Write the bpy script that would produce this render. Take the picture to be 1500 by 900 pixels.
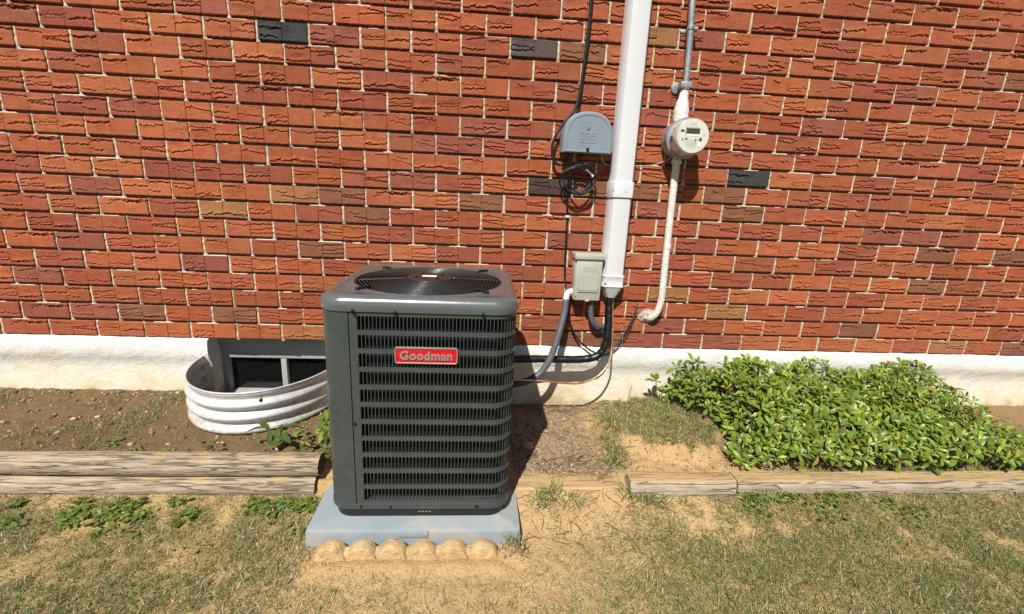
import bpy, bmesh, math, random
import numpy as np
from mathutils import Vector, Matrix

random.seed(7)
RNG = np.random.default_rng(11)
SC = bpy.context.scene
for o in list(bpy.data.objects):
    bpy.data.objects.remove(o)

# ------------------------------------------------------------------ camera
cam_data = bpy.data.cameras.new('camera')
cam_data.sensor_width = 36.0
cam_data.lens = 664.0 / 1500.0 * 36.0
cam_data.clip_start = 0.05
cam_data.clip_end = 500
cam = bpy.data.objects.new('camera', cam_data)
SC.collection.objects.link(cam)
RX = Vector((0.99708542, -0.06208722, 0.04433779))
RY = Vector((0.02754779, -0.24895523, -0.96812314))
RZ = Vector((0.07114620, 0.96652288, -0.24651927))
m = Matrix((RX, -RY, -RZ)).transposed().to_4x4()
m.translation = Vector((0.70684822, -2.39878681, 1.19004029))
cam.matrix_world = m
SC.camera = cam

# ------------------------------------------------------------------ light
SUN_TO = Vector((0.30, 0.78, -1.0)).normalized()       # direction the light travels
SUN_EL = math.asin(-SUN_TO.z)
world = bpy.data.worlds.new('World')
SC.world = world
world.use_nodes = True
wn = world.node_tree.nodes
wl = world.node_tree.links
sky = wn.new('ShaderNodeTexSky')
sky.sky_type = 'NISHITA'
sky.sun_disc = False
sky.sun_elevation = SUN_EL
sky.sun_rotation = math.atan2(-SUN_TO.x, -SUN_TO.y)
sky.air_density = 1.0
sky.dust_density = 0.6
wn['Background'].inputs['Strength'].default_value = 0.05
wl.new(sky.outputs[0], wn['Background'].inputs['Color'])
sun_data = bpy.data.lights.new('sun', 'SUN')
sun_data.energy = 5.0
sun_data.angle = math.radians(0.5)
sun_data.color = (1.0, 0.955, 0.88)
sun = bpy.data.objects.new('sun', sun_data)
SC.collection.objects.link(sun)
sun.rotation_euler = SUN_TO.to_track_quat('-Z', 'Y').to_euler()
sun.location = (-1.5, -4, 5)
SC.view_settings.view_transform = 'Standard'
SC.view_settings.look = 'None'
SC.view_settings.exposure = 0.36
SC.view_settings.gamma = 1.0
SC.view_settings.use_curve_mapping = False

# ------------------------------------------------------------------ helpers
COL = SC.collection
WLOC = {}


def link(o, parent=None):
    COL.objects.link(o)
    if parent is not None:
        o.parent = parent
    return o


def tag(o, label, cat, group=None):
    o['label'] = label
    o['category'] = cat
    if group:
        o['group'] = group
    return o


def thing(name, loc, label, cat, group=None):
    o = bpy.data.objects.new(name, None)
    o.empty_display_size = 0.1
    o.location = loc
    WLOC[o.name] = Vector(loc)
    link(o)
    return tag(o, label, cat, group)


def mesh(name, verts, faces, mat=None, smooth=False):
    me = bpy.data.meshes.new(name)
    me.from_pydata([tuple(v) for v in verts], [], faces)
    me.update()
    if mat:
        me.materials.append(mat)
    if smooth:
        me.polygons.foreach_set('use_smooth', [True] * len(me.polygons))
    return me


def part(name, vf, mat, parent=None, smooth=False, autosmooth=None):
    """vf in world coordinates -> a mesh object under parent"""
    verts, faces = vf
    off = WLOC[parent.name] if parent is not None else Vector((0, 0, 0))
    vs = [(v[0] - off[0], v[1] - off[1], v[2] - off[2]) for v in verts]
    me = mesh(name, vs, faces, mat, smooth)
    if autosmooth:
        me.polygons.foreach_set('use_smooth', [True] * len(me.polygons))
        me.set_sharp_from_angle(angle=math.radians(autosmooth))
    o = bpy.data.objects.new(name, me)
    WLOC[o.name] = off
    return link(o, parent)


class Geo:
    def __init__(self):
        self.v = []
        self.f = []

    def add(self, vf):
        n = len(self.v)
        self.v += [tuple(p) for p in vf[0]]
        self.f += [tuple(i + n for i in fc) for fc in vf[1]]
        return self

    @property
    def vf(self):
        return (self.v, self.f)


def box(x0, x1, y0, y1, z0, z1, bev=0.0, seg=2):
    v = [(x0, y0, z0), (x1, y0, z0), (x1, y1, z0), (x0, y1, z0), (x0, y0, z1), (x1, y0, z1), (x1, y1, z1), (x0, y1, z1)]
    f = [(0, 3, 2, 1), (4, 5, 6, 7), (0, 1, 5, 4), (1, 2, 6, 5), (2, 3, 7, 6), (3, 0, 4, 7)]
    if bev <= 0:
        return v, f
    bm = bmesh.new()
    bv = [bm.verts.new(p) for p in v]
    for q in f:
        bm.faces.new([bv[i] for i in q])
    bmesh.ops.bevel(bm, geom=list(bm.edges), offset=bev, segments=seg, profile=0.5, affect='EDGES')
    bm.verts.index_update()
    out = ([tuple(p.co) for p in bm.verts], [tuple(q.index for q in fc.verts) for fc in bm.faces])
    bm.free()
    return out


def smooth_path(pts, sub=6):
    P = [Vector(p) for p in pts]
    P = [P[0] * 2 - P[1]] + P + [P[-1] * 2 - P[-2]]
    out = []
    for i in range(1, len(P) - 2):
        a, b, c, d = P[i - 1:i + 3]
        for k in range(sub):
            t = k / sub
            out.append(0.5 * ((2 * b) + (c - a) * t + (2 * a - 5 * b + 4 * c - d) * t * t + (3 * b - a - 3 * c + d) * t ** 3))
    out.append(P[-2])
    return out


def tube(pts, r, sides=10, sub=6, caps=True, closed=False):
    path = smooth_path(pts, sub) if sub else [Vector(p) for p in pts]
    n = len(path)
    rr = r if callable(r) else (lambda t: r)
    v, f = [], []
    prev = None
    for i, p in enumerate(path):
        if closed:
            t = path[(i + 1) % n] - path[i - 1]
        else:
            t = path[min(i + 1, n - 1)] - path[max(i - 1, 0)]
        t.normalize()
        if prev is None:
            ref = Vector((0, 0, 1)) if abs(t.z) < 0.9 else Vector((0, 1, 0))
            u = t.cross(ref).normalized()
        else:
            u = (prev - t * prev.dot(t)).normalized()
        prev = u
        w = t.cross(u)
        rad = rr(i / max(1, n - 1))
        for k in range(sides):
            a = 2 * math.pi * k / sides
            v.append(p + u * math.cos(a) * rad + w * math.sin(a) * rad)
    m_ = n if closed else n - 1
    for i in range(m_):
        for k in range(sides):
            a = i * sides + k
            b = i * sides + (k + 1) % sides
            j = ((i + 1) % n) * sides
            f.append((a, b, j + (k + 1) % sides, j + k))
    if caps and not closed:
        f.append(tuple(range(sides - 1, -1, -1)))
        f.append(tuple((n - 1) * sides + k for k in range(sides)))
    return v, f


def loft(rings, close_top=False, close_bottom=False):
    n = len(rings[0])
    v, f = [], []
    for r in rings:
        v += r
    for i in range(len(rings) - 1):
        for k in range(n):
            f.append((i * n + k, i * n + (k + 1) % n, (i + 1) * n + (k + 1) % n, (i + 1) * n + k))
    if close_bottom:
        f.append(tuple(range(n - 1, -1, -1)))
    if close_top:
        f.append(tuple((len(rings) - 1) * n + k for k in range(n)))
    return v, f


def lathe_y(cx, cz, prof, n=40, caps=(True, True)):
    """prof: list of (y, r) from back to front, axis along -Y"""
    rings = []
    for y, r in prof:
        rings.append([(cx + r * math.cos(2 * math.pi * k / n), y, cz + r * math.sin(2 * math.pi * k / n)) for k in range(n)])
    return loft(rings, caps[1], caps[0])


def lathe_z(cx, cy, prof, n=32, caps=(True, True)):
    rings = []
    for z, r in prof:
        rings.append([(cx + r * math.cos(2 * math.pi * k / n), cy + r * math.sin(2 * math.pi * k / n), z) for k in range(n)])
    return loft(rings, caps[1], caps[0])


# value noise in numpy -------------------------------------------------
_perm = RNG.random((256, 256))


def vnoise(x, y, s=1.0, seed=0):
    x = np.asarray(x, float) * s + seed * 17.13
    y = np.asarray(y, float) * s + seed * 9.71
    xi = np.floor(x).astype(int)
    yi = np.floor(y).astype(int)
    fx = x - xi
    fy = y - yi
    fx = fx * fx * (3 - 2 * fx)
    fy = fy * fy * (3 - 2 * fy)
    g = lambda a, b: _perm[a % 256, b % 256]
    return (g(xi, yi) * (1 - fx) + g(xi + 1, yi) * fx) * (1 - fy) + (g(xi, yi + 1) * (1 - fx) + g(xi + 1, yi + 1) * fx) * fy


def fbm(x, y, s, o=4, seed=0):
    t = 0
    a = 0.5
    for k in range(o):
        t = t + a * vnoise(x, y, s * 2 ** k, seed + k)
        a *= 0.5
    return t / (1 - 0.5 ** o)


def sstep(a, b, x):
    t = np.clip((x - a) / (b - a), 0, 1)
    return t * t * (3 - 2 * t)


# ------------------------------------------------------------------ materials
class NT:
    def __init__(self, name):
        self.m = bpy.data.materials.new(name)
        self.m.use_nodes = True
        self.t = self.m.node_tree
        self.n = self.t.nodes
        self.b = self.n['Principled BSDF']

    def new(self, kind, **kw):
        nd = self.n.new(kind)
        for k, v in kw.items():
            if k in nd.inputs:
                nd.inputs[k].default_value = v
            else:
                setattr(nd, k, v)
        return nd

    def link(self, a, b):
        self.t.links.new(a, b)

    def coords(self, kind='Object', scale=(1, 1, 1)):
        tc = self.new('ShaderNodeTexCoord')
        mp = self.new('ShaderNodeMapping')
        mp.inputs['Scale'].default_value = scale
        self.link(tc.outputs[kind], mp.inputs[0])
        return mp.outputs[0]

    def noise(self, vec, scale, detail=4, rough=0.55):
        nd = self.new('ShaderNodeTexNoise')
        nd.inputs['Scale'].default_value = scale
        nd.inputs['Detail'].default_value = detail
        nd.inputs['Roughness'].default_value = rough
        if vec is not None:
            self.link(vec, nd.inputs['Vector'])
        return nd.outputs['Fac']

    def ramp(self, fac, stops, interp='LINEAR'):
        r = self.new('ShaderNodeValToRGB')
        r.color_ramp.interpolation = interp
        el = r.color_ramp.elements
        while len(el) < len(stops):
            el.new(0.5)
        for e, (p, c) in zip(el, stops):
            e.position = p
            e.color = (c[0], c[1], c[2], 1) if not isinstance(c, (int, float)) else (c, c, c, 1)
        self.link(fac, r.inputs[0])
        return r.outputs[0]

    def mix(self, fac, a, b, mode='MIX'):
        mx = self.new('ShaderNodeMix')
        mx.data_type = 'RGBA'
        mx.blend_type = mode
        for s, val in ((0, fac), (6, a), (7, b)):
            if hasattr(val, 'is_output'):
                self.link(val, mx.inputs[s])
            elif s == 0:
                mx.inputs[0].default_value = val
            else:
                mx.inputs[s].default_value = (val[0], val[1], val[2], 1)
        return mx.outputs[2]

    def math(self, op, a, b=0.0):
        nd = self.new('ShaderNodeMath')
        nd.operation = op
        for i, val in enumerate((a, b)):
            if hasattr(val, 'is_output'):
                self.link(val, nd.inputs[i])
            else:
                nd.inputs[i].default_value = val
        return nd.outputs[0]

    def bump(self, h, strength=0.3, dist=0.01, normal=None):
        b = self.new('ShaderNodeBump')
        b.inputs['Strength'].default_value = strength
        b.inputs['Distance'].default_value = dist
        self.link(h, b.inputs['Height'])
        if normal is not None:
            self.link(normal, b.inputs['Normal'])
        return b.outputs[0]

    def set(self, color=None, rough=None, metal=None, normal=None, spec=None, **kw):
        for key, val in (('Base Color', color), ('Roughness', rough), ('Metallic', metal), ('Normal', normal), ('Specular IOR Level', spec)):
            if val is None:
                continue
            if hasattr(val, 'is_output'):
                self.link(val, self.b.inputs[key])
            elif key == 'Base Color':
                self.b.inputs[key].default_value = (val[0], val[1], val[2], 1)
            else:
                self.b.inputs[key].default_value = val
        return self.m


def simple(name, col, rough=0.5, metal=0.0, var=0.12, vscale=30, bump=0.0, bscale=200, bdist=0.001, rvar=0.12, stretch=(1, 1, 1), spec=0.5):
    t = NT(name)
    v = t.coords('Object', stretch)
    n1 = t.noise(v, vscale, 5, 0.6)
    c = t.ramp(n1, [(0.3, [x * (1 - var) for x in col]), (0.7, [min(1, x * (1 + var)) for x in col])])
    r = t.ramp(t.noise(v, vscale * 2.3, 4), [(0.3, max(0, rough - rvar)), (0.7, min(1, rough + rvar))])
    nm = t.bump(t.noise(v, bscale, 3), bump, bdist) if bump else None
    return t.set(c, r, metal, nm, spec)


def brick_material(name, source):
    t = NT(name)
    geo = t.new('ShaderNodeNewGeometry')
    pos = geo.outputs['Position']
    if source == 'object':
        base = t.new('ShaderNodeObjectInfo').outputs['Color']
    else:
        at = t.new('ShaderNodeAttribute')
        at.attribute_name = 'tint'
        base = at.outputs['Color']
    n1 = t.noise(pos, 13, 5, 0.65)
    n2 = t.noise(pos, 140, 4, 0.7)
    n3 = t.noise(pos, 5, 3, 0.5)
    c = t.mix(t.ramp(n1, [(0.32, 0.0), (0.72, 0.8)]), base, t.mix(1.0, base, (0.78, 0.70, 0.72), 'MULTIPLY'))
    c = t.mix(t.ramp(n2, [(0.32, 0.55), (0.60, 0.0)]), c, t.mix(1.0, c, (0.52, 0.45, 0.42), 'MULTIPLY'))
    mp = t.new('ShaderNodeMapping')
    mp.inputs['Scale'].default_value = (16, 16, 60)
    t.link(pos, mp.inputs[0])
    n4 = t.noise(mp.outputs[0], 1.0, 6, 0.7)
    c = t.mix(t.ramp(n4, [(0.50, 0.0), (0.66, 0.55)]), c, t.mix(1.0, c, (0.55, 0.50, 0.46), 'MULTIPLY'))
    c = t.mix(t.ramp(n4, [(0.30, 0.35), (0.44, 0.0)]), c, t.mix(1.0, c, (1.18, 1.25, 1.25), 'MULTIPLY'))
    haze = t.math('MULTIPLY', t.ramp(n3, [(0.58, 0.0), (0.78, 0.38)]), t.ramp(n1, [(0.35, 0.1), (0.75, 1.0)]))
    c = t.mix(haze, c, (0.42, 0.24, 0.20))
    speck = t.ramp(t.noise(pos, 420, 2, 0.5), [(0.70, 0.0), (0.78, 0.5)])
    c = t.mix(speck, c, (0.60, 0.42, 0.33))
    nm = t.bump(t.math('ADD', t.math('MULTIPLY', n2, 0.8), t.noise(pos, 420, 3, 0.6)), 0.8, 0.002)
    return t.set(c, 0.85, 0, nm, 0.25)


M = {}
M['brick'] = brick_material('fired_brick', 'object')
M['brick_far'] = brick_material('fired_brick_joined', 'attribute')
M['bed'] = simple('shade_toned_bed_mortar', (0.17, 0.135, 0.10), 0.95, 0, 0.4, 30, 0.8, 260, 0.003)  # brown raked mortar, its colour also darkened for the shade in the joints
M['mortar'] = simple('mortar', (0.54, 0.47, 0.34), 0.95, 0, 0.25, 40, 0.8, 260, 0.003)


def mat_foundation():
    t = NT('painted_parging')
    geo = t.new('ShaderNodeNewGeometry')
    pos = geo.outputs['Position']
    sep = t.new('ShaderNodeSeparateXYZ')
    t.link(pos, sep.inputs[0])
    n = t.noise(pos, 6, 6, 0.6)
    nf = t.noise(pos, 60, 5, 0.65)
    hgt = t.math('ADD', sep.outputs['Z'], t.math('MULTIPLY', t.math('SUBTRACT', n, 0.5), 0.35))
    stain = t.ramp(hgt, [(0.0, (0.42, 0.32, 0.17)), (0.05, (0.60, 0.51, 0.34)), (0.14, (0.68, 0.63, 0.51)), (0.26, (0.73, 0.72, 0.69))])
    spots = t.ramp(t.noise(pos, 75, 3, 0.6), [(0.64, 0.0), (0.72, 0.6)])
    c = t.mix(spots, stain, (0.42, 0.33, 0.2))
    blot = t.ramp(t.noise(pos, 14, 4, 0.6), [(0.46, 0.0), (0.72, 0.45)])
    c = t.mix(blot, c, (0.60, 0.56, 0.47))
    nm = t.bump(t.math('ADD', t.noise(pos, 22, 6, 0.7), t.math('MULTIPLY', nf, 0.4)), 0.55, 0.012)
    return t.set(c, 0.8, 0, nm, 0.3)


M['foundation'] = mat_foundation()


def mat_ground():
    t = NT('sandy_clay')
    geo = t.new('ShaderNodeNewGeometry')
    pos = geo.outputs['Position']
    at = t.new('ShaderNodeAttribute')
    at.attribute_name = 'zone'            # R gravelly bed, G turf thatch, B dark humus
    sp = t.new('ShaderNodeSeparateColor')
    t.link(at.outputs['Color'], sp.inputs[0])
    n1 = t.noise(pos, 9, 6, 0.65)
    n2 = t.noise(pos, 95, 5, 0.7)
    n3 = t.noise(pos, 330, 3, 0.6)
    sand = t.ramp(n1, [(0.25, (0.45, 0.29, 0.13)), (0.45, (0.60, 0.405, 0.19)), (0.75, (0.66, 0.465, 0.24))])
    sand = t.mix(t.ramp(n2, [(0.33, 0.55), (0.50, 0.0)]), sand, (0.33, 0.205, 0.095))
    vor = t.new('ShaderNodeTexVoronoi')
    vor.inputs['Scale'].default_value = 120
    t.link(pos, vor.inputs['Vector'])
    grav = t.ramp(vor.outputs['Color'], [(0.2, (0.21, 0.15, 0.092)), (0.5, (0.34, 0.24, 0.145)), (0.8, (0.46, 0.335, 0.205))])
    grav = t.mix(t.ramp(n1, [(0.45, 0.0), (0.62, 0.85)]), grav, (0.42, 0.27, 0.145))
    turf = t.ramp(n2, [(0.3, (0.11, 0.09, 0.04)), (0.5, (0.30, 0.23, 0.11)), (0.7, (0.50, 0.38, 0.20))])
    hum = t.ramp(n2, [(0.3, (0.05, 0.035, 0.02)), (0.7, (0.20, 0.13, 0.07))])
    lush = t.ramp(sp.outputs[1], [(0.62, 0.0), (0.9, 1.0)])
    turf = t.mix(lush, turf, (0.055, 0.085, 0.022))
    c = t.mix(sp.outputs[0], sand, grav)
    c = t.mix(sp.outputs[1], c, turf)
    c = t.mix(sp.outputs[2], c, hum)
    h = t.math('ADD', t.math('MULTIPLY', n2, 1.0), t.math('MULTIPLY', n3, 0.5))
    nm = t.bump(h, 0.9, 0.013)
    return t.set(c, 0.95, 0, nm, 0.15)


M['ground'] = mat_ground()


def mat_attr(name, attr='tint', rough=0.6, trans=0.0, spec=0.3):
    t = NT(name)
    at = t.new('ShaderNodeAttribute')
    at.attribute_name = attr
    t.set(at.outputs['Color'], rough, 0, None, spec)
    if trans:
        tr = t.new('ShaderNodeBsdfTranslucent')
        t.link(at.outputs['Color'], tr.inputs['Color'])
        mx = t.new('ShaderNodeMixShader')
        mx.inputs[0].default_value = trans
        t.link(t.b.outputs[0], mx.inputs[1])
        t.link(tr.outputs[0], mx.inputs[2])
        t.link(mx.outputs[0], t.n['Material Output'].inputs[0])
    return t.m


M['grass'] = mat_attr('grass_blades', rough=0.6, trans=0.12)
M['pebble'] = mat_attr('pebbles', rough=0.9)


def mat_leaf(name, src):
    t = NT(name)
    geo = t.new('ShaderNodeNewGeometry')
    if src == 'object':
        base = t.new('ShaderNodeObjectInfo').outputs['Color']
    else:
        at = t.new('ShaderNodeAttribute')
        at.attribute_name = 'tint'
        base = at.outputs['Color']
    n = t.noise(geo.outputs['Position'], 60, 4)
    c = t.mix(t.ramp(n, [(0.35, 0.0), (0.7, 0.5)]), base, t.mix(1.0, base, (1.5, 1.25, 0.8), 'MULTIPLY'))
    t.set(c, 0.36, 0, t.bump(t.noise(geo.outputs['Position'], 160, 2), 0.25, 0.002), 0.5)
    tr = t.new('ShaderNodeBsdfTranslucent')
    t.link(t.mix(1.0, c, (1.3, 1.5, 0.6), 'MULTIPLY'), tr.inputs['Color'])
    mx = t.new('ShaderNodeMixShader')
    mx.inputs[0].default_value = 0.28
    t.link(t.b.outputs[0], mx.inputs[1])
    t.link(tr.outputs[0], mx.inputs[2])
    t.link(mx.outputs[0], t.n['Material Output'].inputs[0])
    return t.m


M['leaf'] = mat_leaf('shrub_leaf', 'object')
M['leaf_far'] = mat_leaf('shrub_leaf_joined', 'attribute')
M['stem'] = simple('woody_stem', (0.12, 0.08, 0.045), 0.8, 0, 0.3, 60)


def mat_timber(name, c0, c1, c2, soil):
    t = NT(name)
    v = t.coords('Object', (2.4, 34, 34))
    g = t.noise(v, 4, 8, 0.7)
    v2 = t.coords('Object', (1, 1, 1))
    c = t.ramp(g, [(0.28, c0), (0.5, c1), (0.72, c2)])
    ck = t.noise(t.coords('Object', (1.1, 17, 17)), 2.4, 3, 0.5)
    crack = t.ramp(ck, [(0.475, 0.0), (0.495, 1.0), (0.505, 1.0), (0.525, 0.0)])
    c = t.mix(t.math('MULTIPLY', crack, 0.7), c, (0.07, 0.052, 0.036))
    blot = t.ramp(t.noise(v2, 16, 6, 0.7), [(0.5, 0.0), (0.7, 0.32)])
    c = t.mix(blot, c, (0.24, 0.18, 0.12))
    geo = t.new('ShaderNodeNewGeometry')
    sep = t.new('ShaderNodeSeparateXYZ')
    t.link(geo.outputs['Normal'], sep.inputs[0])
    lying = t.math('MULTIPLY', t.ramp(sep.outputs['Z'], [(0.55, 0.0), (0.9, 1.0)]), t.ramp(t.noise(v2, 11, 6, 0.7), [(0.60 - 0.3 * soil, 0.0), (0.68 - 0.3 * soil, 1.0)]))
    c = t.mix(t.math('MULTIPLY', lying, 0.95), c, (0.46, 0.315, 0.155))
    h = t.math('SUBTRACT', g, t.math('MULTIPLY', crack, 0.8))
    return t.set(c, 0.9, 0, t.bump(h, 0.8, 0.008), 0.2)


M['timber'] = mat_timber('weathered_timber', (0.13, 0.095, 0.065), (0.40, 0.32, 0.225), (0.56, 0.47, 0.35), 0.25)
M['timber_soiled'] = mat_timber('soil_topped_timber', (0.16, 0.12, 0.08), (0.42, 0.34, 0.24), (0.56, 0.47, 0.35), 0.8)
M['timber_dirty'] = mat_timber('soiled_timber', (0.36, 0.24, 0.12), (0.50, 0.345, 0.18), (0.60, 0.43, 0.24), 0.9)
M['endgrain'] = simple('timber_end_grain', (0.05, 0.038, 0.028), 0.95, 0, 0.4, 60, 0.6, 150, 0.004)
M['concrete'] = simple('soil_stained_concrete', (0.50, 0.345, 0.168), 0.95, 0, 0.28, 34, 1.0, 110, 0.006)


def mat_paint():
    t = NT('grey_green_cabinet_paint')
    v = t.coords('Object')
    n = t.noise(v, 6, 5, 0.6)
    c = t.ramp(n, [(0.3, (0.045, 0.054, 0.052)), (0.7, (0.054, 0.063, 0.061))])
    dust = t.ramp(t.noise(v, 28, 6, 0.7), [(0.52, 0.0), (0.78, 0.16)])
    c = t.mix(dust, c, (0.20, 0.19, 0.165))
    r = t.ramp(t.noise(v, 18, 5), [(0.3, 0.30), (0.7, 0.46)])
    return t.set(c, r, 0, t.bump(t.noise(v, 420, 2), 0.08, 0.0006), 0.5)


M['paint'] = mat_paint()
t_ = NT('cap_paint')
v_ = t_.coords('Object')
c_ = t_.ramp(t_.noise(v_, 7, 5, 0.6), [(0.3, (0.090, 0.104, 0.106)), (0.7, (0.118, 0.132, 0.134))])
c_ = t_.mix(t_.ramp(t_.noise(v_, 40, 6, 0.7), [(0.5, 0.0), (0.8, 0.22)]), c_, (0.2, 0.19, 0.175))
M['cap'] = t_.set(c_, t_.ramp(t_.noise(v_, 24, 5), [(0.3, 0.2), (0.7, 0.34)]), 0.1, t_.bump(t_.noise(v_, 9, 3), 0.10, 0.01), 0.6)
M['cap'].node_tree.nodes['Principled BSDF'].inputs['Coat Weight'].default_value = 0.45
M['cap'].node_tree.nodes['Principled BSDF'].inputs['Coat Roughness'].default_value = 0.22
M['wire'] = simple('black_coated_wire', (0.010, 0.010, 0.011), 0.24, 0, 0.2, 40)
M['hub'] = simple('brown_black_hub', (0.045, 0.025, 0.018), 0.55, 0.2, 0.3, 30)
M['coil'] = simple('dark_coil_fins', (0.007, 0.0075, 0.0075), 0.6, 0.3, 0.35, 90, 0.3, 300, 0.002)
M['fan'] = simple('fan_blade_metal', (0.010, 0.010, 0.011), 0.4, 0.5, 0.2, 20)
M['screw'] = simple('dark_screw', (0.012, 0.012, 0.012), 0.4, 0.4, 0.2, 60)
M['red'] = simple('red_badge', (0.52, 0.008, 0.016), 0.35, 0, 0.05, 20)
M['chrome'] = simple('silver_badge_rim', (0.72, 0.69, 0.64), 0.25, 0.8, 0.2, 200)
M['label_white'] = simple('white_sticker', (0.82, 0.81, 0.77), 0.5, 0, 0.03, 30)


def mat_pad():
    t = NT('blue_grey_pad_plastic')
    v = t.coords('Object')
    n = t.noise(v, 5, 5, 0.6)
    c = t.ramp(n, [(0.3, (0.235, 0.280, 0.310)), (0.7, (0.29, 0.33, 0.355))])
    dirt = t.math('MULTIPLY', t.ramp(t.noise(v, 7, 7, 0.75), [(0.48, 0.0), (0.70, 0.75)]), 1.0)
    c = t.mix(dirt, c, (0.42, 0.36, 0.27))
    scuff = t.ramp(t.noise(t.coords('Object', (1, 14, 14)), 9, 5, 0.7), [(0.62, 0.0), (0.72, 0.25)])
    c = t.mix(scuff, c, (0.18, 0.22, 0.27))
    return t.set(c, t.ramp(n, [(0.3, 0.42), (0.7, 0.6)]), 0, t.bump(t.noise(v, 300, 3), 0.15, 0.001), 0.4)


M['pad'] = mat_pad()
M['white_pvc'] = simple('white_pvc', (0.63, 0.63, 0.64), 0.30, 0, 0.025, 7)
M['grey_abs'] = simple('blue_grey_abs', (0.205, 0.248, 0.295), 0.5, 0, 0.08, 9)
M['beige_box'] = simple('beige_grey_enamel', (0.40, 0.40, 0.345), 0.45, 0, 0.05, 9)
M['black_foam'] = simple('black_foam_insulation', (0.005, 0.005, 0.0055), 0.36, 0, 0.25, 40, 0.5, 60, 0.004)
M['black_cable'] = simple('black_cable_sheath', (0.005, 0.005, 0.0055), 0.5, 0, 0.2, 60)
M['brown_cable'] = simple('brown_old_cable', (0.07, 0.045, 0.035), 0.6, 0, 0.3, 80)
M['grey_whip'] = simple('grey_flexible_conduit', (0.088, 0.096, 0.106), 0.42, 0, 0.06, 15)
M['dark_whip'] = simple('dark_blue_grey_sleeve', (0.035, 0.043, 0.055), 0.45, 0, 0.1, 20)
M['copper'] = simple('copper', (0.72, 0.36, 0.19), 0.33, 0.85, 0.25, 30)
M['galv'] = simple('galvanised_steel', (0.33, 0.345, 0.36), 0.5, 0.55, 0.3, 45)
M['painted_pipe'] = simple('flaking_white_paint', (0.66, 0.63, 0.59), 0.75, 0, 0.26, 90, 0.6, 120, 0.003)
M['putty'] = simple('weathered_putty', (0.42, 0.35, 0.30), 0.95, 0, 0.5, 60, 0.9, 90, 0.006)
M['meter_glass'] = simple('meter_cover', (0.56, 0.53, 0.49), 0.18, 0.25, 0.12, 14)
M['meter_face'] = simple('meter_dial_plate', (0.60, 0.59, 0.51), 0.3, 0, 0.03, 20)
M['lcd'] = simple('meter_lcd', (0.055, 0.06, 0.038), 0.2, 0, 0.1, 40)
M['ink'] = simple('dark_print', (0.05, 0.05, 0.05), 0.6, 0, 0.1, 40)
M['ink_pale'] = simple('pale_print', (0.34, 0.33, 0.30), 0.6, 0, 0.1, 40)
M['orange'] = simple('orange_sticker', (0.62, 0.26, 0.15), 0.6, 0, 0.1, 60)
M['win_frame'] = simple('grey_white_vinyl', (0.36, 0.365, 0.355), 0.5, 0, 0.1, 12)
M['pane'] = simple('dark_window_pane', (0.006, 0.007, 0.007), 0.08, 0, 0.1, 10, rvar=0.02)


def mat_well():
    t = NT('corrugated_zinc')
    v = t.coords('Object')
    n = t.noise(v, 30, 6, 0.7)
    c = t.ramp(n, [(0.3, (0.50, 0.495, 0.485)), (0.7, (0.68, 0.68, 0.67))])
    geo = t.new('ShaderNodeNewGeometry')
    sep = t.new('ShaderNodeSeparateXYZ')
    t.link(geo.outputs['Position'], sep.inputs[0])
    soil = t.math('MULTIPLY', t.ramp(sep.outputs['Z'], [(0.02, 1.0), (0.17, 0.0)]), t.ramp(t.noise(v, 45, 5, 0.7), [(0.45, 0.0), (0.58, 0.85)]))
    c = t.mix(soil, c, (0.34, 0.26, 0.16))
    return t.set(c, 0.48, 0.3, None, 0.5)


M['well'] = mat_well()

# ------------------------------------------------------------------ ground
PITCH_Z = 0.0909518
BRICK_L = 0.23368
Z0 = 0.357
WELL = (-0.40, 0.362, 0.455)          # centre x, half width, projection


def in_well(x, y, grow=0.0):
    return ((x - WELL[0]) / (WELL[1] + grow)) ** 2 + (np.minimum(y, 0) / (WELL[2] + grow)) ** 2 < 1


def ground_z(x, y):
    x = np.asarray(x, float)
    y = np.asarray(y, float)
    z = -0.070 * sstep(0.72, 1.0, -y) - 0.012 * sstep(1.0, 2.4, -y)
    # raised bed behind the timbers on the right
    bed = sstep(1.30, 1.46, x) * sstep(-0.76, -0.70, y)
    z = z + bed * 0.030
    # cut piece of sod lying on the bed
    d = np.sqrt(((x - 1.655) / 0.29) ** 2 + ((y + 0.34) / 0.29) ** 2) + 0.35 * (fbm(x, y, 11, 4, 3) - 0.5)
    z = z + 0.050 * sstep(1.05, 0.88, d) + 0.04 * (fbm(x, y, 20, 4, 9) - 0.5) * sstep(1.5, 1.0, d) * sstep(-0.74, -0.69, y)
    # left bed behind the stacked timbers
    z = z + sstep(0.12, 0.02, x) * sstep(-0.69, -0.64, y) * 0.055
    # lower lawn in front of the stacked timbers, soil heaped against the edging
    z = z - 0.042 * sstep(0.15, 0.06, x) * sstep(0.715, 0.745, -y) * sstep(1.0, 0.75, -y)
    z = z + 0.014 * sstep(0.05, 0.0, np.abs(y + 1.10)) * sstep(0.12, 0.2, x) * sstep(0.86, 0.78, x)
    # soil clod at the corner of the pad
    d2 = np.sqrt(((x - 0.850) / 0.055) ** 2 + ((y + 1.05) / 0.05) ** 2)
    z = z + 0.045 * sstep(1.2, 0.2, d2)
    near = sstep(9, 3, np.abs(x - 0.8)) * sstep(9, 3, np.abs(y))
    rough = 0.010 * (fbm(x, y, 5, 3, 1) - 0.5) + 0.014 * (fbm(x, y, 22, 4, 2) - 0.5) + 0.011 * (fbm(x, y, 62, 2, 5) - 0.5)
    return z + rough * near


def line(a, b, step):
    return list(np.arange(a, b, step))


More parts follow.
